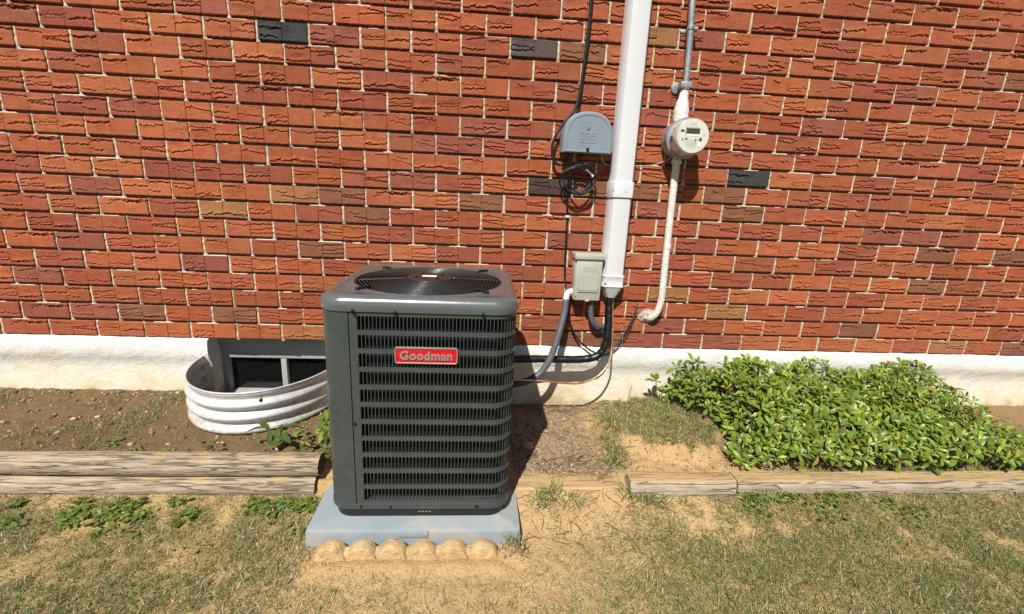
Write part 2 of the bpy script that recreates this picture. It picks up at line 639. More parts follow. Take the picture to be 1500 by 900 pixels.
def build_ground():
    far = [6.5, 8, 11, 16, 25, 40, 70, 120]
    xs = [-v for v in reversed(far)] + line(-5.0, -1.9, 0.08) + line(-1.9, 3.8, 0.0115) + line(3.8, 6.4, 0.08) + far[0:]
    ys = [-v for v in reversed(far)] + line(-5.5, -1.75, 0.08) + line(-1.75, 0.04, 0.0115) + [0.05, 0.3, 1, 4, 10, 30, 120]
    X, Y = np.meshgrid(np.array(xs), np.array(ys))
    Z = ground_z(X, Y)
    Z = np.where(in_well(X, Y, -0.004), -0.30, Z)
    nx, ny = len(xs), len(ys)
    V = np.stack([X, Y, Z], -1).reshape(-1, 3)
    i = np.arange(nx - 1)
    j = np.arange(ny - 1)
    I, J = np.meshgrid(i, j)
    a = (J * nx + I).ravel()
    F = np.stack([a, a + 1, a + nx + 1, a + nx], -1)
    me = bpy.data.meshes.new('ground')
    me.vertices.add(len(V))
    me.vertices.foreach_set('co', V.ravel())
    me.loops.add(F.size)
    me.loops.foreach_set('vertex_index', F.ravel().astype(np.int32))
    me.polygons.add(len(F))
    me.polygons.foreach_set('loop_start', np.arange(0, F.size, 4, dtype=np.int32))
    me.polygons.foreach_set('use_smooth', np.ones(len(F), dtype=bool))
    me.update()
    me.validate()
    # soil kinds
    x, y = V[:, 0], V[:, 1]
    wob = 0.10 * (fbm(x, y, 8, 4, 7) - 0.5)
    gravel = sstep(0.80, 0.90, x + wob) * sstep(1.36, 1.24, x + wob) * sstep(-0.70, -0.64, y + wob * 0.4)
    turf = np.clip(grass_density(x, y) * 0.85 - 0.15, 0, 0.6)
    turf = np.maximum(turf, 0.97 * sstep(1.9, 2.6, -y))
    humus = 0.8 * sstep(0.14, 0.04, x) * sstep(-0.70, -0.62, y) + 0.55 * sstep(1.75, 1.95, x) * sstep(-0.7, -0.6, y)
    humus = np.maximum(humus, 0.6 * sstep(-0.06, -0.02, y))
    colr = np.stack([gravel, turf, np.clip(humus, 0, 1), np.ones_like(x)], -1)
    at = me.color_attributes.new('zone', 'FLOAT_COLOR', 'POINT')
    at.data.foreach_set('color', colr.astype(np.float32).ravel())
    me.materials.append(M['ground'])
    o = link(bpy.data.objects.new('ground', me))
    o['kind'] = 'structure'
    return o


def grass_density(x, y):
    """share of the turf that is left, 0 bare soil .. 1 closed lawn"""
    n = fbm(x, y, 6.5, 4, 21)
    n2 = fbm(x, y, 22, 3, 27)
    d = np.zeros_like(x)
    # lawn right front
    right = sstep(0.86, 1.75, x + (-y - 0.95) * 0.9) * sstep(0.80, 1.02, -y + (x - 1.2) * 0.22)
    front = sstep(1.17, 1.42, -y) * sstep(0.66, 0.98, x) * 0.95
    left = sstep(0.20, 0.05, x + (n - 0.5) * 0.22) * sstep(0.70, 0.78, -y)
    mid = 0.30 * sstep(1.10, 1.25, -y)
    d = np.maximum.reduce([right, front, left, mid])
    d = np.maximum(d, sstep(1.35, 2.2, -y) * 0.9)
    d = np.maximum(d, sstep(1.9, 2.3, x) * sstep(0.78, 0.86, -y))
    d = d * np.clip(0.42 + 2.2 * (n - 0.32) + 0.9 * (n2 - 0.5), 0, 1.15)
    # the cut sod
    ds = np.sqrt(((x - 1.645) / 0.29) ** 2 + ((y + 0.31) / 0.27) ** 2) + 0.5 * (n2 - 0.5)
    d = np.maximum(d, 1.2 * sstep(1.02, 0.85, ds) * np.clip(0.75 + 2.5 * (n - 0.42), 0.25, 1))
    # strip of weeds at the edge of the gravel
    d = np.maximum(d, 0.75 * sstep(0.10, 0.03, np.abs(x - 1.37 + 0.06 * (n - 0.5) - 0.10 * (y + 0.4))) * sstep(-0.72, -0.6, y) * n2 * 1.6)
    d = np.maximum(d, 0.65 * sstep(-0.76, -0.85, x) * sstep(-0.66, -0.62, y) * np.clip(2.6 * (n - 0.42) + (n2 - 0.5), 0, 1))
    # tufts along the front of the timbers
    d = np.maximum(d, 0.5 * sstep(0.80, 0.83, -y) * sstep(0.95, 0.86, -y) * sstep(0.9, 1.0, x) * sstep(0.50, 0.60, n2))
    # bare where things stand
    d = np.where((x > 0.10) & (x < 0.888) & (y > -1.005) & (y < -0.225), 0, d)
    d = np.where((x > 0.15) & (x < 0.81) & (y > -1.09) & (y < -0.99), 0, d)
    return np.clip(d, 0, 1)


ground = build_ground()

# ------------------------------------------------------------------ house wall
house = thing('house_wall', (0, 0, 0), 'red textured brick house wall above a white painted foundation', 'wall')

FACE_H, FACE_L = 0.0775, 0.2240
BR_D = 0.07


def brick_variant(seed, nx=62, nz=34):
    r = random.Random(seed)
    hw = FACE_L / 2
    xs = [-hw + FACE_L * i / (nx - 1) for i in range(nx)]
    # a score line at the middle of the face
    sc = (r.random() - 0.5) * 0.012
    k = min(range(nx), key=lambda i: abs(xs[i] - sc))
    xs[k - 1], xs[k], xs[k + 1] = sc - 0.0022, sc, sc + 0.0022
    zs = [FACE_H * j / (nz - 1) for j in range(nz)]
    lines = []
    for half in (0, 1):
        a, b = (-hw, sc) if half == 0 else (sc, hw)
        cnt = r.choice([0, 1, 1, 2, 2, 2, 3])
        z_c = sorted(r.uniform(0.012, 0.070) for _ in range(cnt))
        for zc in z_c:
            x0 = a - 0.002 if r.random() < 0.7 else a + r.uniform(0, 0.05)
            x1 = b + 0.002 if r.random() < 0.7 else b - r.uniform(0, 0.05)
            slope = r.uniform(-0.10, 0.10)
            ph = [r.uniform(0, 6.28) for _ in range(5)]
            am = [r.uniform(0.2, 1) for _ in range(5)]
            lines.append((a, b, x0, x1, zc, slope, ph, am, r.uniform(0.0018, 0.0064), r.uniform(0.007, 0.020)))
    edge_b = [0.0] * nx
    edge_t = [0.0] * nx
    for j in range(nx):
        edge_b[j] = r.uniform(-0.0016, 0.0018) + 0.0009 * math.sin(j * 0.7 + seed)
        edge_t[j] = r.uniform(-0.0008, 0.0008)
    jag = [[r.uniform(-1, 1) for _ in range(nx)] for _ in lines]
    verts = []
    tilt = r.uniform(-0.0015, 0.0015)
    patches = [(r.uniform(-hw, hw), r.uniform(0.01, 0.07), r.uniform(0.02, 0.055), r.uniform(0.008, 0.02), r.uniform(0.0008, 0.0018)) for _ in range(r.choice([0, 1, 1, 2, 2]))]
    for j, z in enumerate(zs):
        for i, x in enumerate(xs):
            y = tilt * (x / hw)
            for li, (a, b, x0, x1, zc, sl, ph, am, dep, dec) in enumerate(lines):
                if x < a - 1e-6 or x > b + 1e-6:
                    continue
                if x < x0 or x > x1:
                    continue
                fade = min(1, (x - x0) / 0.012 + (0.0 if x0 > a else 1), (x1 - x) / 0.012 + (0.0 if x1 < b else 1))
                zl = zc + sl * (x - (a + b) / 2)
                for q in range(5):
                    zl += 0.0034 * am[q] / (1 + q * 0.35) * math.sin(ph[q] + x * (55 + 70 * q))
                zl += 0.0014 * jag[li][i]
                t = z - zl
                if 0 <= t < dec:
                    y -= dep * fade * (1 - t / dec) * 0.55
                elif -dec * 0.8 < t < 0:
                    y += dep * fade * (1 + t / (dec * 0.8)) * 0.55
                if -0.0042 < t < 0:
                    y += min(0.0038, dep) * fade
            if i in (k,):
                y += 0.0035
            y += r.uniform(-0.0004, 0.0004)
            for (pxx, pz, pa, pb, pd) in patches:
                q2 = ((x - pxx) / pa) ** 2 + ((z - pz) / pb) ** 2
                if q2 < 1:
                    y += pd * (1 - q2) ** 0.5 + r.uniform(-1, 1) * 0.0012
            zz = z
            if j == 0:
                zz += edge_b[i]
            if j == nz - 1:
                zz += edge_t[i]
            if i == 0 or i == nx - 1:
                y += 0.0022
            if j == 0 or j == nz - 1:
                y += 0.0020
            xx = x + (r.uniform(-0.0009, 0.0009) if i in (0, nx - 1) else 0)
            verts.append((xx, y, zz))
    faces = []
    for j in range(nz - 1):
        for i in range(nx - 1):
            a = j * nx + i
            faces.append((a, a + 1, a + nx + 1, a + nx))
    # sides
    n0 = len(verts)
    ring = [j for j in range(nx)] + [j * nx + nx - 1 for j in range(1, nz)] + [(nz - 1) * nx + j for j in range(nx - 2, -1, -1)] + [j * nx for j in range(nz - 2, 0, -1)]
    for idx in ring:
        v = verts[idx]
        verts.append((v[0], BR_D, v[2]))
    R_ = len(ring)
    for q in range(R_):
        a, b = ring[q], ring[(q + 1) % R_]
        faces.append((b, a, n0 + q, n0 + (q + 1) % R_))
    return verts, faces


variants = []
for s in range(34):
    vf = brick_variant(100 + s)
    variants.append(mesh('brick', vf[0], vf[1], M['brick']))
    variants[-1].polygons.foreach_set('use_smooth', [False] * len(variants[-1].polygons))

REDS = [(0.40, 0.112, 0.046), (0.37, 0.100, 0.043), (0.43, 0.125, 0.052), (0.34, 0.090, 0.043), (0.39, 0.116, 0.053), (0.33, 0.094, 0.048), (0.44, 0.136, 0.058), (0.38, 0.108, 0.05)]
KIND = {'k': [(0.055, 0.054, 0.055)], 'g': [(0.105, 0.085, 0.072)], 'd': [(0.085, 0.058, 0.045)], 't': [(0.36, 0.165, 0.070)], 'b': [(0.25, 0.105, 0.052)], 'o': [(0.40, 0.15, 0.062)], 'p': [(0.31, 0.098, 0.058)], 'r': [(0.43, 0.105, 0.045)]}
SPECIAL = {}
for n, k, t in [(18, -2, 'k'), (16, -2, 'k'), (16, 3, 'g'), (9, 4, 'd'), (10, 8, 'k'), (8, -2, 't'), (8, -1, 'b'), (8, 2, 'b'), (7, 0, 'b'), (5, -1, 'b'), (3, 7, 't'), (2, 8, 't'), (0, -2, 'o'), (17, 6, 't'), (9, 6, 'b'), (9, 8, 'b'), (8, 8, 'b'), (0, 4, 'b'), (0, 5, 'b'), (0, 6, 'p'), (0, 7, 'p'), (0, 8, 'p'), (1, 7, 'p'), (17, 0, 'r'), (16, -1, 'p'), (17, 7, 'p'), (16, 4, 'b'), (13, 6, 'p'), (12, 2, 'p'), (11, 2, 'p'), (11, 1, 'p'), (9, 1, 'p'), (9, 5, 'b'), (8, 6, 'p'), (6, 4, 'p')]:
    SPECIAL[(n, k)] = t
ROWS = 31
WX0, WX1 = -4.2, 5.6
all_bricks = []
rb = random.Random(5)
for n in range(ROWS):
    off = 0.0 if n % 2 else 0.5
    k0 = math.ceil(WX0 / BRICK_L - off)
    k1 = math.floor(WX1 / BRICK_L - off)
    for k in range(k0, k1):
        xc = (k + off + 0.5) * BRICK_L
        t = SPECIAL.get((n, k))
        if t is None and (xc < -0.5 or xc > 2.4):
            q = rb.random()
            t = 'k' if q < 0.008 else 'b' if q < 0.035 else 't' if q < 0.045 else 'p' if q < 0.09 else None
        col = rb.choice(KIND[t]) if t else rb.choice(REDS)
        f = rb.uniform(0.96, 1.13)
        col = (col[0] * f, col[1] * f * rb.uniform(0.95, 1.07), col[2] * f)
        all_bricks.append((n, k, xc, col, rb.randrange(len(variants)), rb.uniform(-0.0018, 0.0018), rb.uniform(-0.0022, 0.0022), rb.uniform(-0.0012, 0.0012), rb.uniform(0.985, 1.012)))


def px_of(p):
    d = Vector(p) - m.translation
    z = d.dot(RZ)
    return (749.5 + 664 * d.dot(RX) / z, 450 + 664 * d.dot(RY) / z)


def brick_rank(b):
    u, v = px_of((b[2], 0, Z0 + (b[0] + 0.5) * PITCH_Z))
    du = max(0, 412 - u, u - 1087)
    dv = max(0, -v - 12)
    return du + dv * 60


all_bricks.sort(key=brick_rank)
for b in all_bricks[:300]:
    o = bpy.data.objects.new('brick', variants[b[4]])
    o.location = (b[2] + b[5], b[6], Z0 + b[0] * PITCH_Z + 0.0068 + b[7])
    o.scale = (b[8], 1, 1)
    o.color = (*b[3], 1)
    link(o, house)
# the remaining courses
VV, FF, CC = [], [], []
base_n = 0
low = [np.array([v.co[:] for v in me.vertices]) for me in variants[:8]]
lowf = [np.array([p.vertices[:] for p in me.polygons]) for me in variants[:8]]
for b in all_bricks[300:]:
    g = low[b[4] % 8]
    fc = lowf[b[4] % 8]
    w = g * np.array([b[8], 1, 1]) + np.array([b[2] + b[5], b[6], Z0 + b[0] * PITCH_Z + 0.0068 + b[7]])
    # courses well out of the picture keep only a coarse face
    u, v = px_of((b[2], 0, Z0 + b[0] * PITCH_Z))
    if -60 < u < 1560 and v > -80:
        VV.append(w)
        FF.append(fc + base_n)
        CC.append(np.tile(np.array([*b[3], 1.0]), (len(w), 1)))
        base_n += len(w)
    else:
        bx = np.array(box(b[2] - FACE_L / 2, b[2] + FACE_L / 2, b[6], BR_D, Z0 + b[0] * PITCH_Z + 0.0055, Z0 + b[0] * PITCH_Z + 0.0055 + FACE_H)[0])
        VV.append(bx)
        FF.append(np.array([(0, 3, 2, 1), (4, 5, 6, 7), (0, 1, 5, 4), (1, 2, 6, 5), (2, 3, 7, 6), (3, 0, 4, 7)]) + base_n)
        CC.append(np.tile(np.array([*b[3], 1.0]), (8, 1)))
        base_n += 8


def np_mesh(name, V, F, mat, tint=None, smooth=False):
    """F: list of (k,n) int arrays or one array"""
    me = bpy.data.meshes.new(name)
    me.vertices.add(len(V))
    me.vertices.foreach_set('co', np.asarray(V, np.float32).ravel())
    if isinstance(F, np.ndarray):
        F = [F]
    loops = np.concatenate([f.ravel() for f in F]).astype(np.int32)
    sizes = np.concatenate([np.full(len(f), f.shape[1]) for f in F])
    starts = np.concatenate([[0], np.cumsum(sizes)[:-1]]).astype(np.int32)
    me.loops.add(len(loops))
    me.loops.foreach_set('vertex_index', loops)
    me.polygons.add(len(sizes))
    me.polygons.foreach_set('loop_start', starts)
    if smooth:
        me.polygons.foreach_set('use_smooth', np.ones(len(sizes), dtype=bool))
    me.update()
    me.validate()
    if tint is not None:
        at = me.color_attributes.new('tint', 'FLOAT_COLOR', 'POINT')
        at.data.foreach_set('color', np.asarray(tint, np.float32).ravel())
    me.materials.append(mat)
    return me


me = np_mesh('brick_courses', np.concatenate(VV), np.concatenate(FF), M['brick_far'], np.concatenate(CC))
o = link(bpy.data.objects.new('brick_courses', me), house)
o['kind'] = 'stuff'

# mortar: recessed bed joints, fuller head joints
TOPZ = Z0 + ROWS * PITCH_Z
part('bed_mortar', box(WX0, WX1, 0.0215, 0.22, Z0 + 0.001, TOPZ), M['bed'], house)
g = Geo()
rm = random.Random(3)
for n, k, xc, *_ in all_bricks:
    xj = xc - BRICK_L / 2
    z0 = Z0 + n * PITCH_Z - 0.001
    steps = 7
    vs = []
    for j in range(steps + 1):
        z = z0 + (PITCH_Z - 0.004) * j / steps
        yy = 0.0045 + rm.uniform(-0.002, 0.0025)
        vs += [(xj - 0.0075, yy + 0.006, z), (xj - 0.003 + rm.uniform(-0.0018, 0.0018), yy, z), (xj + 0.003 + rm.uniform(-0.0018, 0.0018), yy + rm.uniform(-0.001, 0.001), z), (xj + 0.0075, yy + 0.003, z)]
    fs = [(j * 4 + i, j * 4 + i + 1, j * 4 + i + 5, j * 4 + i + 4) for j in range(steps) for i in range(3)]
    vs[0] = (xj - 0.0120, vs[0][1] + 0.004, z0 - 0.0045)
    vs[1] = (xj - 0.0075 + rm.uniform(-0.002, 0.002), vs[1][1] + 0.003, z0 - 0.003)
    vs[2] = (xj + 0.0075 + rm.uniform(-0.002, 0.002), vs[2][1] + 0.003, z0 - 0.003)
    vs[3] = (xj + 0.0120, vs[3][1] + 0.004, z0 - 0.0045)
    if rm.random() < 0.5:
        a_ = xj + rm.uniform(0.01, 0.12)
        b_ = min(a_ + rm.uniform(0.03, 0.14), xj + BRICK_L - 0.01)
        zt_ = Z0 + n * PITCH_Z + 0.0068 + FACE_H - 0.0005
        hh_ = rm.uniform(0.002, 0.005)
        g.add(([(a_, 0.003, zt_), (b_, 0.003, zt_), (b_, 0.0235, zt_), (a_, 0.0235, zt_), (a_ + 0.008, 0.006, zt_ + hh_ * 0.7), (b_ - 0.01, 0.005, zt_ + hh_), (b_ - 0.006, 0.0235, zt_ + hh_ + 0.001), (a_ + 0.004, 0.0235, zt_ + hh_)], [(0, 1, 5, 4), (4, 5, 6, 7), (1, 2, 6, 5), (3, 0, 4, 7)]))
    e = len(vs) - 4
    vs2 = [(v[0], 0.024, v[2]) for v in vs[:4]] + [(v[0], 0.024, v[2]) for v in vs[e:]]
    nb = len(vs)
    vs += vs2
    fs += [(nb, nb + 1, 1, 0), (nb + 1, nb + 2, 2, 1), (nb + 2, nb + 3, 3, 2), (e, e + 1, nb + 5, nb + 4), (e + 1, e + 2, nb + 6, nb + 5), (e + 2, e + 3, nb + 7, nb + 6)]
    g.add((vs, fs))
part('head_joints', g.vf, M['mortar'], house)['kind'] = 'stuff'


# foundation with the basement window opening
def foundation(x0, x1, z_top, z_bot=-0.45, step=0.02):
    prof = [(0.006, 0.356), (-0.010, 0.350), (-0.015, 0.325), (-0.015, 0.29), (-0.012, 0.262), (-0.003, 0.238), (0.006, 0.215), (0.009, 0.18), (0.007, 0.13), (0.002, 0.08), (-0.004, 0.035), (-0.010, 0.012), (-0.006, -0.03), (-0.006, -0.45)]
    prof = [p for p in prof if p[1] <= z_top + 1e-6]
    nx = max(2, int((x1 - x0) / step) + 1)
    xs = np.linspace(x0, x1, nx)
    v, f = [], []
    for x in xs:
        for (y, z) in prof:
            ny = 0.012 * (float(fbm(x, z, 7, 3, 31)) - 0.5) + 0.006 * (float(fbm(x, z, 30, 2, 33)) - 0.5)
            zz = z + (0.006 * (float(vnoise(x, 0.0, 20, 4)) - 0.5) if z > 0.34 and z_top > 0.3 else 0)
            v.append((x, y + ny * (0.4 if z > 0.345 else 1), zz))
        v.append((x, 0.22, prof[-1][1]))
        v.append((x, 0.22, prof[0][1]))
    k = len(prof) + 2
    for i in range(nx - 1):
        for j in range(k):
            a, b = i * k + j, i * k + (j + 1) % k
            f.append((b, a, a + k, b + k))
    f.append(tuple(range(k)))
    f.append(tuple((nx - 1) * k + j for j in range(k - 1, -1, -1)))
    return v, f


OX0, OX1 = -0.735, -0.062
g = Geo()
g.add(foundation(WX0, OX0, 0.356))
g.add(foundation(OX1, WX1, 0.356))
g.add(foundation(OX0 - 0.001, OX1 + 0.001, -0.02))
part('foundation', g.vf, M['foundation'], house, autosmooth=50)

win = part('basement_window', Geo().add(box(OX0, OX1, 0.085, 0.18, 0.283, 0.355, 0.003)).add(box(OX0, OX1, 0.05, 0.18, -0.029, 0.012, 0.003)).add(box(OX0, OX0 + 0.03, 0.10, 0.18, 0.012, 0.283, 0.002)).add(box(OX1 - 0.03, OX1, 0.10, 0.18, 0.012, 0.283, 0.002)).vf, M['win_frame'], house, autosmooth=30)
part('frame', Geo().add(box(OX0 + 0.03, OX1 - 0.03, 0.095, 0.17, 0.246, 0.282, 0.003)).add(box(OX0 + 0.03, OX1 - 0.03, 0.108, 0.17, 0.212, 0.245, 0.003)).vf, M['win_frame'], win, autosmooth=30)
part('mullion', box(-0.418, -0.388, 0.112, 0.17, 0.012, 0.211, 0.002), M['win_frame'], win, autosmooth=30)
part('pane', box(OX0 + 0.031, -0.419, 0.140, 0.146, 0.012, 0.211), M['pane'], win)
part('pane', box(-0.387, OX1 - 0.031, 0.140, 0.146, 0.012, 0.211), M['pane'], win)

# ------------------------------------------------------------------ window well
ww = thing('window_well', (WELL[0], -0.2, 0), 'curved corrugated zinc window well in front of the dark basement window', 'window well')
nz, na = 60, 64
rings = []
for j in range(nz + 1):
    z = 0.262 - 0.55 * j / nz
    amp = 0.0125 * math.cos((0.262 - z) / 0.062 * 2 * math.pi) * min(1, j / 4)
    ring = []
    for i in range(na + 1):
        a = math.pi * i / na
        ca, sa = math.cos(a), math.sin(a)
        ring.append((WELL[0] + (WELL[1] + amp) * ca, -0.012 - (WELL[2] + amp) * sa, z))
    rings.append(ring)
v, f = [], []
for ring in rings:
    v += ring
for j in range(nz):
    for i in range(na):
        a = j * (na + 1) + i
        f.append((a, a + 1, a + na + 2, a + na + 1))
part('corrugated_panel', (v, f), M['well'], ww, smooth=True)
part('rim', tube([(p[0], p[1], p[2] + 0.001) for p in rings[0]], 0.0045, 6, 0), M['well'], ww, smooth=True)
for sgn in (-1, 1):
    x = WELL[0] + sgn * (WELL[1] + 0.02)
    part('mounting_flange', box(x - 0.022, x + 0.022, -0.0185, -0.0150, -0.2, 0.262), M['well'], ww)
part('bolt', lathe_y(-0.275, 0.222, [(-0.43, 0.005), (-0.448, 0.005)], 8), M['screw'], ww)

# ------------------------------------------------------------------ pad
pad = thing('equipment_pad', (0.494, -0.62, -0.075), 'blue grey plastic equipment pad under the air conditioner, stained with soil', 'pad')
PZ = 0.0265
PT = -0.0075


def rect_ring(dx, z, r=0.012, n=6):
    x0, x1, y0, y1 = 0.110 - dx, 0.878 + dx, -0.999 - dx, -0.235 + dx
    out = []
    for cx, cy, a0 in ((x1 - r, y1 - r, 0), (x0 + r, y1 - r, 90), (x0 + r, y0 + r, 180), (x1 - r, y0 + r, 270)):
        for k in range(n + 1):
            a = math.radians(a0 + 90 * k / n)
            out.append((cx + r * math.cos(a), cy + r * math.sin(a), z))
    return out


part('body', loft([rect_ring(0.005, -0.11), rect_ring(0.0015, PT - 0.014), rect_ring(0.0, PT - 0.006), rect_ring(-0.0015, PT - 0.0022), rect_ring(-0.005, PT)], True, True), M['pad'], pad, autosmooth=35)
part('label_plate', box(0.440, 0.544, -1.0055, -0.998, -0.034, -0.0082, 0.0012), M['pad'], pad, autosmooth=30)

# ------------------------------------------------------------------ air conditioner
ACX, ACY = 0.506, -0.602
ac = thing('air_conditioner', (ACX, ACY, PZ), 'dark grey green louvred outdoor air conditioner with a red badge', 'air conditioner')
H = 0.33
CR = 0.075
SEAM = 0.024


def rsq(half, r, z, n=44):
    """ring of points, same parametrisation for every size"""
    out = []
    s = half - r
    seg = 2 * s
    for c, (cx, cy, a0) in enumerate(((s, -s, -90), (s, s, 0), (-s, s, 90), (-s, -s, 180))):
        m1 = n // 2
        for k in range(m1):
            a = math.radians(a0 + 90 * k / m1)
            out.append((ACX + cx + r * math.cos(a), ACY + cy + r * math.sin(a), z))
        a = math.radians(a0 + 90)
        px, py = cx + r * math.cos(a), cy + r * math.sin(a)
        dx, dy = math.cos(a + math.pi / 2), math.sin(a + math.pi / 2)
        for k in range(n - m1):
            t = seg * k / (n - m1)
            out.append((ACX + px + dx * t, ACY + py + dy * t, z))
    return out


def circ_like(ring, R_, z):
    out = []
    for x, y, _ in ring:
        a = math.atan2(y - ACY, x - ACX)
        out.append((ACX + R_ * math.cos(a), ACY + R_ * math.sin(a), z))
    return out


def perim(s, half=H, r=CR):
    """s=0 at left end of the front flat, going to +x, then round the right corner and back"""
    seg = 2 * (half - r)
    arc = math.pi * r / 2
    per = 4 * (seg + arc)
    s = s % per
    side = int(s // (seg + arc))
    q = s - side * (seg + arc)
    if q < seg:
        x, y, nx, ny = -(half - r) + q, -half, 0, -1
    else:
        a = -math.pi / 2 + (q - seg) / r
        x, y = (half - r) + r * math.cos(a), -(half - r) + r * math.sin(a)
        nx, ny = math.cos(a), math.sin(a)
    for _ in range(side):
        x, y = -y, x
        nx, ny = -ny, nx
    return x, y, nx, ny


SEG, ARC = 2 * (H - CR), math.pi * CR / 2
PER = 4 * (SEG + ARC)


def pt(s, inset, z):
    x, y, nx, ny = perim(s)
    return (ACX + x - nx * inset, ACY + y - ny * inset, PZ + z)


zb0, zt0 = 0.0, 0.762
# louvred sheet
g = Geo()
s0, s1 = SEAM + 0.0025, PER - ARC - 0.135
pitch = 0.0126
first = 0.053
ncol = int((s1 - 0.02 - first) / pitch)
rows = [(0.040 + 0.0655 * r, 0.040 + 0.0655 * r + 0.0500) for r in range(11)]
bandz = [(0.026, rows[0][0])] + [(rows[i][1], rows[i + 1][0]) for i in range(10)] + [(rows[10][1], 0.765)]
ss = [s0] + [first + i * pitch for i in range(ncol + 1)] + [s1]
for (za, zc) in bandz:
    vs, fs = [], []
    for s in ss:
        vs += [pt(s, 0.008, za), pt(s, 0, za), pt(s, 0, zc), pt(s, 0.008, zc)]
    for i in range(len(ss) - 1):
        for j in range(3):
            fs.append((i * 4 + j, i * 4 + j + 4, i * 4 + j + 5, i * 4 + j + 1))
    g.add((vs, [tuple(reversed(q)) for q in fs]))
for (za, zc) in rows:
    # end strips
    for a, b in ((s0, first), (first + ncol * pitch, s1)):
        g.add(([pt(a, 0, za), pt(b, 0, za), pt(b, 0, zc), pt(a, 0, zc)], [(0, 1, 2, 3)]))
    for i in range(ncol + 1):
        s = first + i * pitch
        w = 0.0022
        a, b = s - w * 0.5, s + w * 0.5
        # bar face, with a fin bent inward along one side, rounded at the ends
        g.add(([pt(a, 0, za), pt(b, 0, za), pt(b, 0, zc), pt(a, 0, zc), pt(b + 0.0010, 0.0085, za + 0.004), pt(b + 0.0010, 0.0085, zc - 0.004),
                pt(b + 0.0028, 0.0005, zc), pt(b, 0.0005, zc - 0.006), pt(a - 0.002, 0.0005, za), pt(a, 0.0005, za + 0.005)],
               [(0, 1, 2, 3), (1, 4, 5, 2), (2, 7, 6), (0, 9, 8)]))
part('louvre_panel', g.vf, M['paint'], ac)

# plain service panel round the left corner
sa, sb = -ARC - 0.13, SEAM - 0.0005
vs, fs = [], []
N = 26
ss2 = [sa + (sb - sa) * i / N for i in range(N + 1)]
for s in ss2:
    vs += [pt(s, 0.006, 0.022), pt(s, -0.0015, 0.022), pt(s, -0.0015, 0.763), pt(s, 0.006, 0.763)]
fs = [(i * 4 + j + 1, i * 4 + j + 5, i * 4 + j + 4, i * 4 + j) for i in range(N) for j in range(3)]
fs.append((N * 4 + 1, N * 4, N * 4 + 3, N * 4 + 2))
fs.append((0, 1, 2, 3))
part('service_panel', (vs, fs), M['paint'], ac, autosmooth=40)
# dark gasket strip behind the seam
part('seam_gasket', Geo().add(([pt(SEAM - 0.006, 0.004, 0.02), pt(SEAM + 0.008, 0.004, 0.02), pt(SEAM + 0.008, 0.004, 0.765), pt(SEAM - 0.006, 0.004, 0.765)], [(0, 1, 2, 3)])).vf, M['wire'], ac)

# coil behind the louvres
ring_in = lambda ins, z: [pt(PER * i / 160, ins, z) for i in range(160)]
part('coil', loft([ring_in(0.040, 0.01), ring_in(0.040, 0.77)]), M['coil'], ac, smooth=True)

# base pan
part('base_pan', loft([rsq(H - 0.012, CR, PZ - 0.0005), rsq(H - 0.002, CR, PZ + 0.001), rsq(H + 0.003, CR, PZ + 0.006), rsq(H + 0.003, CR, PZ + 0.026), rsq(H - 0.004, CR, PZ + 0.029), rsq(H - 0.03, CR - 0.02, PZ + 0.030)], True, True), M['paint'], ac, autosmooth=40)

part('riser', loft([rsq(H - 0.009, CR - 0.004, PT + 0.0005), rsq(H - 0.009, CR - 0.004, PZ + 0.0005)], True, True), M['wire'], ac, autosmooth=40)
# cap
prof = [(H - 0.004, CR, 0.7635), (H + 0.0055, CR + 0.005, 0.7600), (H + 0.007, CR + 0.006, 0.764), (H + 0.0075, CR + 0.006, 0.780), (H + 0.0065, CR + 0.006, 0.790), (H + 0.002, CR + 0.004, 0.8005), (H - 0.006, CR + 0.002, 0.808), (H - 0.016, CR, 0.8125), (H - 0.024, CR - 0.004, 0.8135), (H - 0.030, CR - 0.008, 0.8120), (H - 0.034, CR - 0.01, 0.8095)]
rings = [rsq(a, b, PZ + c) for a, b, c in prof]
base_ring = rings[-1]
for R_, z in ((0.2915, 0.8090), (0.2890, 0.8105), (0.2865, 0.8095), (0.2850, 0.8050)):
    rings.append(circ_like(base_ring, R_, PZ + z))
part('fan_orifice', loft([circ_like(base_ring, R_, PZ + z) for R_, z in ((0.2848, 0.8052), (0.2848, 0.76), (0.287, 0.55))]), M['coil'], ac, smooth=True)
part('top_cap', loft(rings), M['cap'], ac, autosmooth=50)

# fan guard: concentric wires and four double spokes
g = Geo()
GZ = PZ + 0.809
dome = lambda r: GZ + 0.010 * (1 - (r / 0.278) ** 2)
nr = 16
for i in range(nr):
    r = 0.088 + (0.281 - 0.088) * i / (nr - 1)
    g.add(tube([(ACX + r * math.cos(2 * math.pi * k / 72), ACY + r * math.sin(2 * math.pi * k / 72), dome(r)) for k in range(72)], 0.0021, 5, 0, closed=True))
for a in (8, 98, 188, 278):
    for d in (-0.006, 0.006):
        aa = math.radians(a)
        path = []
        for q in range(7):
            r = 0.07 + (0.289 - 0.07) * q / 6
            path.append((ACX + r * math.cos(aa) - d * math.sin(aa), ACY + r * math.sin(aa) + d * math.cos(aa), dome(r) - 0.0032))
        g.add(tube(path, 0.002, 5, 0))
M['guard'] = simple('dark_guard_wire', (0.035, 0.033, 0.032), 0.32, 0.0, 0.2, 40)
guard = part('fan_guard', g.vf, M['guard'], ac, smooth=True)
